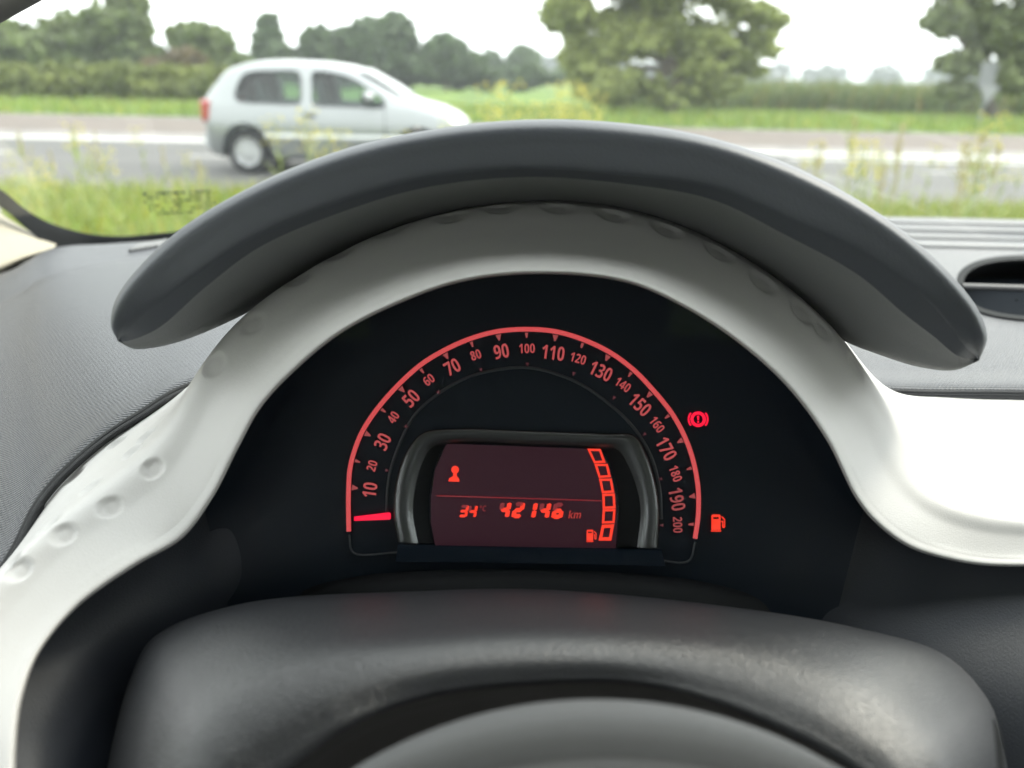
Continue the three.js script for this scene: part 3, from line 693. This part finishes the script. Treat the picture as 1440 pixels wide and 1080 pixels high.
// white surround: one moulding from the door side over the dial to the passenger ledge
const surroundInner = [[22, 1140], [23, 1052], [32, 981], [57, 916], [110, 853], [190, 796], [256, 757], [299, 700], [334, 632], [367, 573], [418, 518], [480, 468], [560, 427], [650, 396], [760, 385], [880, 397], [960, 431], [1040, 483], [1110, 547], [1163, 620], [1203, 700], [1231, 735], [1277, 769], [1329, 786], [1382, 795], [1470, 797], [1620, 800], [1900, 806]];
const dI = [0.265, 0.280, 0.295, 0.310, 0.325, 0.338, 0.348, 0.352, 0.352, 0.352, 0.350, 0.348, 0.347, 0.346, 0.345, 0.346, 0.347, 0.349, 0.352, 0.355, 0.360, 0.364, 0.368, 0.370, 0.371, 0.371, 0.370, 0.368];
{
  const mid = [[-200, 1180], [-130, 1040], [-100, 950], [-40, 870], [30, 775], [110, 715], [178, 668], [232, 618], [262, 556], [296, 498], [345, 442], [405, 398], [500, 344], [620, 300], [762, 284], [905, 302], [1010, 348], [1090, 398], [1160, 452], [1212, 520], [1262, 640], [1292, 680], [1330, 706], [1370, 720], [1412, 730], [1490, 734], [1620, 738], [1900, 744]];
  const dMid = [0.27, 0.285, 0.30, 0.315, 0.335, 0.350, 0.362, 0.370, 0.374, 0.378, 0.382, 0.386, 0.392, 0.397, 0.400, 0.398, 0.394, 0.390, 0.388, 0.389, 0.387, 0.384, 0.381, 0.379, 0.378, 0.377, 0.376, 0.373];
  const outer = [[-450, 1180], [-300, 1050], [-220, 960], [-120, 900], [0, 809], [63, 700], [140, 627], [200, 587], [262, 549], [306, 500], [356, 446], [415, 396], [505, 338], [625, 296], [763, 276], [905, 292], [1015, 338], [1100, 392], [1172, 450], [1240, 552], [1300, 558], [1340, 559], [1380, 560], [1410, 560], [1450, 561], [1520, 563], [1640, 566], [1900, 572]];
  const dO = [0.31, 0.325, 0.338, 0.353, 0.375, 0.398, 0.418, 0.432, 0.449, 0.44, 0.43, 0.43, 0.43, 0.43, 0.432, 0.43, 0.43, 0.43, 0.44, 0.50, 0.525, 0.528, 0.53, 0.53, 0.53, 0.53, 0.53, 0.53];
  const I = surroundInner, mix = (a, b, t) => a.map(([x, y], i) => [x + (b[i][0] - x) * t, y + (b[i][1] - y) * t]);
  const row = (pp, dd) => pp.map(([x, y], i) => P(x, y, dd[i]));
  const md = (a, b, t) => a.map((v, i) => v + (b[i] - v) * t);
  const add = (a, k) => a.map((v) => v + k);
  const lip1 = mix(I, mid, 0.04), lip2 = mix(I, mid, 0.17), lip3 = mix(I, mid, 0.28), body = mix(I, mid, 0.62);
  const back = outer.map(([x, y], i) => [x, y + (i > 8 && i < 19 ? 14 : 3)]);
  const isArch = (i) => i > 8 && i < 19;
  const rows = [
    row(mix(I, mid, 0.10), add(dI, 0.040)), row(mix(I, mid, 0.025), add(dI, 0.010)), row(I, add(dI, 0.001)), row(lip1, add(dI, -0.003)), row(lip2, md(add(dI, -0.002), dMid, 0.06)), row(lip3, md(add(dI, -0.001), dMid, 0.15)),
    row(body, md(dI, dMid, 0.56)), row(mid, dMid), row(mix(mid, outer, 0.5), md(dMid, dO, 0.42)), row(mix(mid, outer, 0.85), md(dMid, dO, 0.80)), row(outer, dO), row(back, dO.map((d, i) => d + (isArch(i) ? 0.05 : 0.006))),
  ];
  const g = net(rows, 520, 170, { smooth: 160, smoothFrom: 0.36 });
  const d = [];
  for (const [x, y] of [[548, 322], [630, 303], [705, 290], [786, 290], [866, 301], [942, 321], [1010, 352], [1074, 394], [1130, 436], [478, 352], [418, 388]]) d.push([x, y, 0.0085]);
  for (const [x, y] of [[1158, 462], [1204, 515], [303, 512], [355, 455]]) d.push([x, y, 0.0072]);
  for (const [x, y] of [[214, 657], [155, 712], [88, 750], [25, 802], [-40, 860]]) d.push([x, y, 0.0056]);
  for (const [x, y] of [[186, 634], [128, 684], [66, 734], [6, 790], [163, 622], [104, 668], [50, 722], [206, 612]]) d.push([x, y, 0.0062]);
  dimple(g, d.slice(0, 11), 0.0019);
  dimple(g, d.slice(11, 15), 0.0012);
  dimple(g, d.slice(15), 0.0021);
  part('white_surround', g, M.white, dash, 'white dimpled moulding framing the dial');
}
// dark panel below the white moulding, left and right of the dial
{
  const L0 = [[300, 690, 0.392], [246, 755, 0.386], [174, 794, 0.372], [100, 845, 0.354], [44, 912, 0.335], [22, 980, 0.318], [12, 1052, 0.302], [8, 1150, 0.285]];
  const L1 = [[322, 720, 0.388], [280, 790, 0.384], [225, 830, 0.374], [160, 880, 0.358], [105, 940, 0.341], [75, 1000, 0.324], [60, 1065, 0.307], [52, 1150, 0.290]];
  const L2 = [[350, 690, 0.390], [350, 815, 0.389], [310, 870, 0.388], [260, 915, 0.384], [220, 970, 0.376], [200, 1020, 0.365], [190, 1075, 0.35], [180, 1150, 0.333]];
  const L3 = [[356, 690, 0.40], [356, 830, 0.40], [350, 900, 0.40], [330, 950, 0.40], [310, 1000, 0.395], [300, 1050, 0.385], [290, 1090, 0.375], [280, 1150, 0.36]];
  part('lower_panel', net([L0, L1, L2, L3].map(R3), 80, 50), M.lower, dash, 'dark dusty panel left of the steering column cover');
  const Q0 = [[1195, 690, 0.398], [1236, 728, 0.396], [1282, 760, 0.394], [1332, 776, 0.390], [1384, 785, 0.388], [1470, 787, 0.386], [1620, 790, 0.384], [1900, 796, 0.38]];
  const Q1 = [[1160, 740, 0.396], [1200, 800, 0.392], [1260, 830, 0.386], [1320, 845, 0.380], [1390, 860, 0.374], [1480, 870, 0.368], [1640, 880, 0.362], [1900, 890, 0.36]];
  const Q2 = [[1140, 800, 0.392], [1160, 880, 0.386], [1220, 930, 0.374], [1300, 960, 0.362], [1400, 980, 0.352], [1500, 1000, 0.343], [1660, 1020, 0.335], [1900, 1040, 0.33]];
  const Q3 = [[1120, 820, 0.395], [1120, 920, 0.392], [1180, 1040, 0.376], [1280, 1110, 0.352], [1410, 1150, 0.335], [1520, 1170, 0.325], [1680, 1200, 0.318], [1900, 1230, 0.31]];
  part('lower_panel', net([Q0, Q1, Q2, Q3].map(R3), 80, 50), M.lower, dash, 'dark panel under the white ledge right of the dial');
}

// ------------------------------------------------------------------ hood over the instruments
{
  const hood = thing('instrument_hood', 'dark arched sun hood curving over the instrument dial', 'instrument hood', P(770, 320, 0.4));
  const T = [[166, 480], [156, 456], [165, 416], [240, 333], [350, 264], [480, 211], [600, 183], [745, 168], [875, 173], [1002, 194], [1132, 241], [1252, 311], [1337, 386], [1378, 440], [1388, 476], [1377, 507]];
  const Rg = [[166, 480], [176, 470], [202, 445], [262, 397], [352, 337], [480, 283], [600, 250], [742, 237], [875, 246], [1004, 264], [1110, 309], [1216, 358], [1296, 416], [1332, 454], [1356, 486], [1377, 507]];
  const S2 = [[166, 480], [182, 479], [222, 462], [290, 403], [366, 347], [484, 297], [602, 263], [742, 249], [874, 258], [1002, 281], [1104, 330], [1206, 386], [1270, 440], [1314, 474], [1346, 500], [1377, 507]];
  const Cn = [[166, 480], [190, 489], [240, 480], [302, 456], [374, 420], [478, 356], [598, 311], [741, 287], [878, 298], [1004, 346], [1098, 408], [1180, 470], [1246, 497], [1296, 513], [1342, 519], [1377, 507]];
  const tip = [1, 0.5, 0.2, 0, 0, 0, 0, 0, 0, 0, 0, 0, 0, 0.2, 0.5, 1];
  const dT = [0.360, 0.349, 0.343, 0.338, 0.333, 0.330, 0.328, 0.327, 0.327, 0.328, 0.330, 0.333, 0.337, 0.343, 0.349, 0.360];
  const dC = [0.362, 0.368, 0.378, 0.392, 0.412, 0.428, 0.430, 0.430, 0.430, 0.428, 0.426, 0.412, 0.394, 0.380, 0.369, 0.362];
  const row = (pp, dd) => pp.map(([x, y], i) => P(x, y, dd[i]));
  const lerpP = (a, b, t) => a.map(([x, y], i) => [x + (b[i][0] - x) * t, y + (b[i][1] - y) * t]);
  const lerpD = (a, b, t) => a.map((v, i) => v + (b[i] - v) * t), add = (a, k) => a.map((v, i) => v + k * (1 - 0.85 * tip[i]));
  const dR = dT.map((v, i) => v + 0.004);
  const shiftOut = (pp, k) => pp.map(([x, y], i) => [x + (770 - x) * 0.02 * k * (1 - tip[i]), y + k * 10 * (1 - tip[i])]);
  const A = [row(lerpP(T, Rg, 0.0), add(dT, 0.008)), row(lerpP(T, Rg, 0.06), add(dT, 0.0025)), row(lerpP(T, Rg, 0.18), add(dT, -0.0002)), row(lerpP(T, Rg, 0.55), add(dT, 0.0012)), row(lerpP(T, Rg, 0.93), add(dR, -0.0006)), row(Rg, add(dR, 0.0004))];
  const B = [row(Rg, add(dR, 0.0004)), row(lerpP(Rg, S2, 0.3), add(dR, 0.0030)), row(S2, add(dR, 0.009))];
  const Cc = [row(S2, add(dR, 0.009)), row(lerpP(S2, Cn, 0.10), lerpD(add(dR, 0.009), dC, 0.14)), row(lerpP(S2, Cn, 0.5), lerpD(add(dR, 0.009), dC, 0.56)), row(Cn, dC), row(lerpP(Cn, shiftOut(Cn, 0.4), 1), add(dC, 0.03))];
  const back = [row(shiftOut(Cn, 0.4), add(dC, 0.03)), row(shiftOut(lerpP(T, Rg, 0.6), 1), add(dT, 0.085)), row(shiftOut(T, 1.2), add(dT, 0.055)), row(shiftOut(T, 0.35), add(dT, 0.024)), row(T, add(dT, 0.008))];
  part('front_band', net(A, 260, 40), M.hood, hood);
  part('inner_lip', net(B, 260, 14), M.hood, hood);
  part('inner_pad', net(Cc, 260, 50, { smooth: 20, smoothFrom: 0.1 }), M.hoodPad, hood, 'grained grey underside of the hood');
  part('hood_top', net(back, 260, 40), M.hood, hood);
}

// ------------------------------------------------------------------ instrument cluster
{
  const DP = 0.386; // dial plane, square to the sight line
  const cl = thing('instrument_cluster', 'round red lit speedometer with a small screen in its middle', 'instrument cluster', P(737, 650, DP));
  const rimPts = surroundInner.slice(7, 21).map(([x, y], i) => { const vx = x - 740, vy = y - 640, l = Math.hypot(vx, vy); return [x + vx / l * 15, y + vy / l * 15]; });
  const facePts = [...rimPts, [1170, 890], [740, 890], [330, 890]];
  const onDial = (x, y, off = 0) => P(x, y, DP - off);
  const flat = (shape, off, thick = 0.0004) => { // shape drawn in photo places, laid on the dial as a thin raised mark
    const g = new THREE.ExtrudeGeometry(shape, { depth: thick, bevelEnabled: false, curveSegments: 10 }), p = g.attributes.position;
    for (let i = 0; i < p.count; i++) { const w = P(p.getX(i), p.getY(i), DP - off - p.getZ(i)); p.setXYZ(i, w.x, w.y, w.z); }
    g.computeVertexNormals();
    return g;
  };
  const poly = (pts) => new THREE.Shape(pts.map(([x, y]) => new THREE.Vector2(x, y)));
  const faceShape = poly(facePts);
  faceShape.holes.push(new THREE.Path([[572, 768], [566, 726], [570, 690], [582, 644], [602, 618], [650, 614], [740, 616], [846, 620], [878, 624], [894, 650], [902, 688], [904, 722], [898, 774]].map(([x, y]) => new THREE.Vector2(x, y))));
  part('dial_face', flat(faceShape, -0.002, 0.001), M.dial, cl);
  const arcPts = [[490.5, 747], [490, 720], [490, 695], [492, 660], [499, 632], [511.5, 603], [541, 562], [587, 516.5], [622, 494], [662, 476], [700, 466], [741, 463], [780, 466], [816, 476], [856, 494.5], [888, 517.5], [914, 543.5], [948, 586], [970, 632], [981, 680], [982, 722], [977.5, 757]];
  const arcCurve = new THREE.CatmullRomCurve3(arcPts.map(([x, y]) => V(x, y, 0)), false, 'centripetal');
  const arcS = arcCurve.getPoints(200);
  const scale = part('lighted_scale', tube(arcS.filter((_, i) => i % 2 === 0).map((p) => onDial(p.x, p.y, 0.0005)), 0.00115, 160, 8), glow('rgb(208,78,80)'), cl, 'red lit arc round the numbers');
  const font = await new FontLoader().loadAsync('fonts/droid/droid_sans_bold.typeface.json');
  const numM = glow('rgb(178,74,76)'), tickM = glow('rgb(150,66,68)'), dimM = glow('rgb(84,40,48)');
  const nums = [[520, 689], [523, 655], [538, 621], [553, 587], [578, 560], [603, 534], [636, 516], [669, 499], [705, 494], [741, 490], [778, 496], [813, 504], [845, 522], [876, 541], [900, 569], [924, 597], [937, 631], [950, 666], [952, 702], [953, 738]];
  nums.forEach(([cx, cy], i) => {
    const big = i % 2 === 0, s = String((i + 1) * 10), a = (-82 + i * 8.95) * Math.PI / 180;
    const g = new TextGeometry(s, { font, size: big ? 19.5 : 13, depth: 0.3, curveSegments: 5, bevelEnabled: false });
    g.computeBoundingBox(); const b = g.boundingBox; g.translate(-(b.min.x + b.max.x) / 2, -(b.min.y + b.max.y) / 2, 0); g.scale(big ? 0.74 : 0.78, 1, 1);
    const p = g.attributes.position;
    for (let k = 0; k < p.count; k++) {
      const x = p.getX(k), y = p.getY(k), w = P(cx + x * Math.cos(a) + y * Math.sin(a), cy + x * Math.sin(a) - y * Math.cos(a), DP - 0.0004 - p.getZ(k) * 0.001);
      p.setXYZ(k, w.x, w.y, w.z);
    }
    g.computeVertexNormals();
    part('numeral', g, i > 17 ? tickM : numM, scale);
    // pointer mark by the arc, and the small inner one
    const dx = Math.sin(a), dy = -Math.cos(a);
    let best = null, bd = 1e9;
    for (const q of arcS) { const t = (q.x - cx) * dx + (q.y - cy) * dy; if (t < 0) continue; const d = Math.hypot(q.x - cx - dx * t, q.y - cy - dy * t); if (d < bd) { bd = d; best = t; } }
    const at = (r, w) => [cx + dx * r - dy * w, cy + dy * r + dx * w];
    const r0 = best - 4.6, hb = big ? 4.2 : 2.4, len = big ? 8.5 : 7.5;
    part('tick_mark', flat(poly([at(r0, -hb), at(r0, hb), at(r0 - len, big ? 0.9 : 1), at(r0 - len, big ? -0.9 : -1)]), 0.0004), tickM, scale);
    if (!big) part('inner_tick_mark', flat(poly([at(-20, -2.6), at(-20, 2.6), at(-26, 0)]), 0.0004), dimM, scale);
  });
  part('needle', flat(poly([[498, 726.5], [547, 720.5], [549.5, 722], [549.5, 729], [548, 730.5], [498, 732.5]]), 0.0012, 0.0012), glow('rgb(255,14,62)', 1.15), scale, 'bright red pointer resting at zero');
  const ring = [[544, 720], [545, 690], [551, 655], [580, 588], [616, 554], [657, 531], [699, 520], [741, 517], [773, 523], [816, 540], [850, 563], [881, 590], [903, 618], [918, 648], [928, 690], [930, 730]];
  part('inner_ring', tube(ring.map(([x, y]) => onDial(x, y, -0.0005)), 0.0007, 120, 6), M.dialLine, cl);
  part('dial_edge', tube([[491, 752], [497, 777], [560, 777]].map(([x, y]) => onDial(x, y, 0)), 0.0005, 30, 5), M.dialLine, cl);
  part('dial_edge', tube([[978, 762], [968, 789], [915, 786]].map(([x, y]) => onDial(x, y, 0)), 0.0005, 30, 5), M.dialLine, cl);

  // warning lamps
  const brakeM = glow('rgb(255,18,60)', 1.25), amberM = glow('rgb(255,58,34)', 1.1);
  const bw = new THREE.Shape(); bw.absarc(981.8, 589.5, 11, 0, Math.PI * 2); const hole = new THREE.Path(); hole.absarc(981.8, 589.5, 6.6, 0, Math.PI * 2, true); bw.holes.push(hole);
  const arcShape = (s) => { const sh = new THREE.Shape(), c = [981.8, 589.5]; const a0 = s > 0 ? -0.72 : Math.PI - 0.72, a1 = a0 + 1.44; sh.absarc(c[0], c[1], 14.6, a0, a1, false); sh.absarc(c[0], c[1], 12.2, a1, a0, true); return sh; };
  const exclaim = poly([[980.2, 584.6], [983.4, 584.6], [982.8, 591], [980.8, 591]]), dot = poly([[980.5, 592.2], [983.1, 592.2], [983.1, 594.6], [980.5, 594.6]]);
  part('brake_warning_light', merge([bw, arcShape(1), arcShape(-1), exclaim, dot].map((s) => flat(s, 0.0004))), brakeM, cl, 'red brake symbol with exclamation mark');
  const pump = (x, y, k) => { // body, window, hose
    const q = (a, b) => [x + a * k, y + b * k];
    const body = poly([q(0, 1.2), q(1.2, 0), q(9.6, 0), q(10.6, 1), q(10.6, 18), q(0, 18)]);
    const win = new THREE.Path([q(2, 3), q(8.6, 3), q(8.6, 5.4), q(2, 5.4)].reverse().map(([a, b]) => new THREE.Vector2(a, b))); body.holes.push(win);
    return [body, poly([q(-0.6, 18.6), q(11.4, 18.6), q(11.4, 20), q(-0.6, 20)]), poly([q(11.2, 2), q(13.2, 2.6), q(16, 5.6), q(16, 15), q(14.6, 16), q(12.6, 15), q(12.6, 9), q(11.2, 9), q(11.2, 7.4), q(14, 7.6), q(14, 14), q(14.8, 14), q(14.8, 6.4), q(12.4, 4)])];
  };
  part('fuel_warning_light', merge(pump(1000.5, 723.5, 1.2).map((s) => flat(s, 0.0004))), amberM, cl, 'orange fuel pump symbol');

  // screen: bezel, recess and lit panel
  const O = [[558, 762], [552, 720], [557, 672], [571, 634], [594, 608], [640, 602], [740, 605], [850, 609], [893, 612], [910, 638], [922, 674], [928, 716], [926, 770]];
  const N = [[588, 764], [581, 726], [583, 690], [594, 650], [609, 628], [650, 621], [740, 624], [840, 628], [868, 632], [884, 656], [897, 692], [901, 722], [896, 770]];
  const K = [[610, 764], [603, 726], [604, 696], [612, 656], [627, 627], [652, 624], [740, 627], [836, 631], [850, 636], [861, 660], [869, 694], [870, 722], [868, 770]];
  const row = (pp, d) => pp.map(([x, y]) => P(x, y, d));
  const mixp = (a, b, t) => a.map(([x, y], i) => [x + (b[i][0] - x) * t, y + (b[i][1] - y) * t]);
  part('display_bezel', net([row(O, DP + 0.002), row(mixp(O, N, 0.08), DP - 0.0032), row(mixp(O, N, 0.3), DP - 0.0042), row(mixp(O, N, 0.7), DP - 0.0034), row(N, DP - 0.0012)], 160, 30), M.bezel, cl, 'dark chrome bezel round the screen');
  part('display_recess', net([row(N, DP - 0.0012), row(K, DP + 0.003)], 140, 8), M.black, cl);
  const lcdShape = [[628, 624], [740, 628], [845, 632], [858, 660], [867, 700], [868, 740], [866, 771], [740, 769], [612, 767], [606, 735], [606, 700], [612, 660]];
  const lg = flat(new THREE.Shape(lcdShape.map(([x, y]) => new THREE.Vector2(x, y))), -0.0028, 0.0008);
  const lcd = part('display_screen', lg, M.lcd, cl, 'dim violet screen with red digits');
  const back = flat(poly([[590, 612], [900, 616], [905, 790], [585, 786]]), -0.0034, 0.0004);
  part('display_back', back, M.gloss, cl);
  const sill = net([R3([[560, 766, DP - 0.004], [740, 769, DP - 0.004], [930, 773, DP - 0.004]]), R3([[560, 768, DP + 0.003], [740, 771, DP + 0.003], [930, 775, DP + 0.003]])], 20, 6);
  const sillFront = net([R3([[560, 766, DP - 0.004], [740, 769, DP - 0.004], [930, 773, DP - 0.004]]), R3([[556, 790, DP - 0.003], [740, 792, DP - 0.003], [936, 796, DP - 0.003]])], 20, 6);
  part('display_sill', merge([sill, sillFront]), M.gloss, cl);
  const segM = glow('rgb(255,62,40)', 1.05), segDim = glow('rgb(128,44,50)'), lineM = glow('rgb(120,30,38)'), OFF = -0.0016;
  const scr = (shape) => flat(shape, OFF, 0.0003);
  part('divider_line', scr(poly([[614, 696.2], [848, 703.4], [848, 705.2], [614, 698]])), lineM, lcd);
  // seven segment digit: x, y of top left, width, height, stroke; letters of lit and of faint segments
  const digit = (x, y, w, h, t, lit, faint) => {
    const sl = 0.2, q = (a, b) => [x + a + (h - b) * sl, y + b];
    const hz = (yy) => poly([q(t * 0.35, yy), q(t * 0.8, yy - t / 2), q(w - t * 0.8, yy - t / 2), q(w - t * 0.35, yy), q(w - t * 0.8, yy + t / 2), q(t * 0.8, yy + t / 2)]);
    const vt = (xx, a, b) => poly([q(xx, a), q(xx + t / 2, a + t * 0.2), q(xx + t / 2, b - t * 0.2), q(xx, b), q(xx - t / 2, b - t * 0.2), q(xx - t / 2, a + t * 0.2)]);
    const S = { a: () => hz(t / 2), g: () => hz(h / 2), d: () => hz(h - t / 2), f: () => vt(t / 2, t * 0.2, h / 2), b: () => vt(w - t / 2, t * 0.2, h / 2), e: () => vt(t / 2, h / 2, h - t * 0.2), c: () => vt(w - t / 2, h / 2, h - t * 0.2) };
    const gs = [...lit].map((k) => scr(S[k]()));
    const m = part('digit', merge(gs), segM, lcd);
    if (faint) part('faint_digit_segment', merge([...faint].map((k) => scr(S[k]()))), segDim, lcd);
    return m;
  };
  digit(644, 710, 12.5, 17.5, 4, 'bgcd', 'a'); digit(656.5, 710.5, 12.5, 17.5, 4, 'bgc', 'f');
  digit(699.5, 705.5, 16, 23, 6.2, 'bgc', 'f'); digit(718.5, 705.8, 16, 23, 6.2, 'bged', 'a'); digit(736.5, 706.2, 16, 23, 6.2, 'bc', ''); digit(755.5, 706.5, 16, 23, 6.2, 'bgc', 'f'); digit(774.5, 706.8, 16, 23, 6.2, 'gedc', 'af');
  const small = (s, x, y, size, m, slant) => {
    const g = new TextGeometry(s, { font, size, depth: 0.3, curveSegments: 4, bevelEnabled: false }), p = g.attributes.position;
    for (let k = 0; k < p.count; k++) { const w = P(x + p.getX(k) * 0.85 + p.getY(k) * slant, y - p.getY(k), DP - OFF - 0.0001 - p.getZ(k) * 0.001); p.setXYZ(k, w.x, w.y, w.z); }
    g.computeVertexNormals();
    part('unit_text', g, m, lcd);
  };
  small('°C', 673.5, 719, 8, segDim, 0.1); small('km', 798, 729, 10.5, glow('rgb(170,52,48)'), 0.2);
  { // person symbol
    const head = new THREE.Shape(); head.absarc(640, 660.5, 5.4, 0, Math.PI * 2);
    part('person_symbol', merge([head, poly([[637.4, 664], [642.2, 664], [642.4, 669.5], [645.6, 673], [646, 677.5], [630.6, 677], [631.6, 672.6], [637, 669.5]])].map(scr)), segM, lcd);
    part('fuel_symbol', merge(pump(825, 745, 0.86).map(scr)), segM, lcd);
  }
  const gauge = [[[826.7, 631.7], [844.2, 631.9], [850.8, 650], [835.8, 650.8]], [[836.6, 653], [854.2, 653], [858.3, 670.3], [842.5, 671.3]], [[843, 673.7], [859.7, 673.7], [863, 692], [847, 692.8]], [[847.5, 695], [863.9, 694.7], [865, 714.2], [848.3, 715]], [[848.3, 716.9], [865, 716.4], [863.7, 735], [847, 735.5]], [[847, 738.7], [863, 738], [859.2, 759.4], [842.5, 759.4]]];
  gauge.forEach((q, i) => {
    const c = q.reduce((s, p) => [s[0] + p[0] / 4, s[1] + p[1] / 4], [0, 0]), k = i === 5 ? 0.56 : 0.68, o = 1.08;
    const sh = poly(q.map(([x, y]) => [c[0] + (x - c[0]) * o, c[1] + (y - c[1]) * o]));
    sh.holes.push(new THREE.Path(q.map(([x, y]) => new THREE.Vector2(c[0] + (x - c[0]) * k, c[1] + (y - c[1]) * (k + 0.06))).reverse()));
    part('fuel_gauge_segment', scr(sh), segM, lcd);
  });
  // clear cover, leaning so that it mirrors the dark footwell
  { // a single sheet
    const keep = new THREE.ShapeGeometry(poly([...rimPts.slice(1, -1), [1146, 690], [1142, 835], [740, 815], [350, 835], [350, 690]])), p = keep.attributes.position;
    for (let i = 0; i < p.count; i++) { const w = P(p.getX(i), p.getY(i), 0.3435 + (p.getY(i) - 390) * 0.00009); p.setXYZ(i, w.x, w.y, w.z); }
    keep.computeVertexNormals();
    part('clear_cover', keep, M.lens, cl);
  }
  // trim strip below the dial
  const st = net([R3([[300, 832, DP + 0.03], [540, 806, DP], [740, 800, DP], [950, 812, DP], [1200, 850, DP + 0.03]]), R3([[300, 844, DP + 0.025], [540, 818, DP - 0.012], [740, 812, DP - 0.012], [950, 824, DP - 0.012], [1200, 864, DP + 0.025]]), R3([[300, 870, DP + 0.02], [540, 846, DP - 0.018], [740, 840, DP - 0.018], [950, 854, DP - 0.018], [1200, 896, DP + 0.02]])], 80, 20);
  part('lower_trim_strip', st, M.black, cl);
}

// ------------------------------------------------------------------ steering column cover and wheel hub
{
  const col = thing('steering_column_cover', 'grey grained steering column cover below the dial', 'column cover', P(780, 1000, 0.25));
  const O = [[138, 1150], [158, 1045], [183, 955], [214, 898], [330, 851], [600, 831], [760, 829], [1000, 850], [1200, 882], [1330, 922], [1390, 985], [1411, 1050], [1425, 1150]];
  const R = [[300, 1180], [318, 1152], [352, 1118], [402, 1086], [488, 1026], [602, 983], [780, 963], [900, 965], [1000, 988], [1100, 1028], [1188, 1074], [1232, 1106], [1276, 1165]];
  const dO = [0.306, 0.318, 0.332, 0.342, 0.349, 0.352, 0.352, 0.352, 0.349, 0.342, 0.332, 0.318, 0.306], dR = [0.246, 0.249, 0.252, 0.257, 0.265, 0.273, 0.278, 0.278, 0.273, 0.265, 0.257, 0.252, 0.246];
  const lerpP = (t) => O.map(([x, y], i) => [x + (R[i][0] - x) * t, y + (R[i][1] - y) * t]);
  const row = (t, g, k = 0) => lerpP(t).map(([x, y], i) => P(x, y, dO[i] + (dR[i] - dO[i]) * g + k));
  const shrink = (pp, k) => pp.map(([x, y], i) => [x + (840 - x) * k * 0.1, y + 30 * k]);
  const inner = (k, d) => R.map(([x, y], i) => P(x + (840 - x) * 0.02 * k, y + 12 * k, dR[i] + d));
  const g = net([row(0.06, 0, 0.06), row(0.02, 0, 0.016), row(0, 0, 0.004), row(0.03, 0.14), row(0.10, 0.34), row(0.25, 0.60), row(0.5, 0.86), row(0.75, 0.97), row(0.90, 0.992), row(0.96, 0.996), row(1, 0.985), inner(0.6, 0.006), inner(1.4, 0.016), inner(3, 0.035), inner(6, 0.07)], 240, 160);
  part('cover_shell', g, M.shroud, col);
  const ridge = [[560, 966], [640, 946], [720, 936], [800, 933], [880, 938], [920, 945]];
  const shellMesh = col.children[0]; scene.updateMatrixWorld(true);
  const onShell = (x, y) => { const v = dirOf(x, y).normalize(); ray.set(camera.position, v); const h = ray.intersectObject(shellMesh)[0]; return h ? camera.position.clone().addScaledVector(v, h.distance + 0.0002) : null; };
  { // dust on the cover
    const bits = [];
    for (let i = 0; i < 150; i++) {
      const x = rr(240, 1330), y = 832 + Math.pow(rnd(), 1.5) * 190, p = onShell(x, y + 6), r = rr(0.00006, 0.00016), b = new THREE.OctahedronGeometry(r, 0);
      if (!p || y < 840 + Math.abs(x - 760) * 0.06) continue; b.scale(rr(0.7, 1.8), 0.7, rr(0.7, 1.5)); b.rotateY(rr(0, 3)); b.translate(p.x, p.y + r * 0.3, p.z); bits.push(b);
    }
    part('dust_specks', merge(bits), std({ color: RGB(0.55, 0.54, 0.52), roughness: 0.9 }), col).userData.kind = 'stuff';
  }
  const slot = net([R3([[1396, 1010, 0.262], [1399, 1040, 0.257], [1403, 1090, 0.25], [1405, 1130, 0.245]]), R3([[1400, 1012, 0.264], [1408, 1035, 0.26], [1414, 1085, 0.253], [1418, 1130, 0.248]])], 20, 6);
  part('stalk_slot', slot, M.black, col);

  const c = P(851, 1740, 0.20), hub = thing('steering_wheel', 'grey steering wheel hub cover at the bottom before the column cover', 'steering wheel', c);
  const q = camera.quaternion.clone().multiply(new THREE.Quaternion().setFromAxisAngle(V(1, 0, 0), Math.PI / 2)), k = 0.20 / FOCAL, Rm = 734 * k;
  const lathe = (pts) => { const g = new THREE.LatheGeometry(pts.map(([r, y]) => new THREE.Vector2(r, y)), 160); g.applyQuaternion(q); g.translate(c.x, c.y, c.z); return g; };
  part('hub_cover', lathe([[Rm - 0.02, -0.05], [Rm - 0.004, -0.02], [Rm - 0.0008, -0.006], [Rm, -0.001], [Rm - 0.001, 0.0012], [Rm - 0.0035, 0.003], [Rm - 0.006, 0.0040], [Rm - 0.0085, 0.0048]]), M.hub, hub);
  part('airbag_cover', lathe([[Rm - 0.0085, 0.0040], [Rm - 0.0092, 0.0056], [Rm - 0.012, 0.0070], [Rm - 0.03, 0.013], [0.03, 0.02], [0.0001, 0.021]]), M.hubPad, hub);
}
renderer.render(scene, camera);
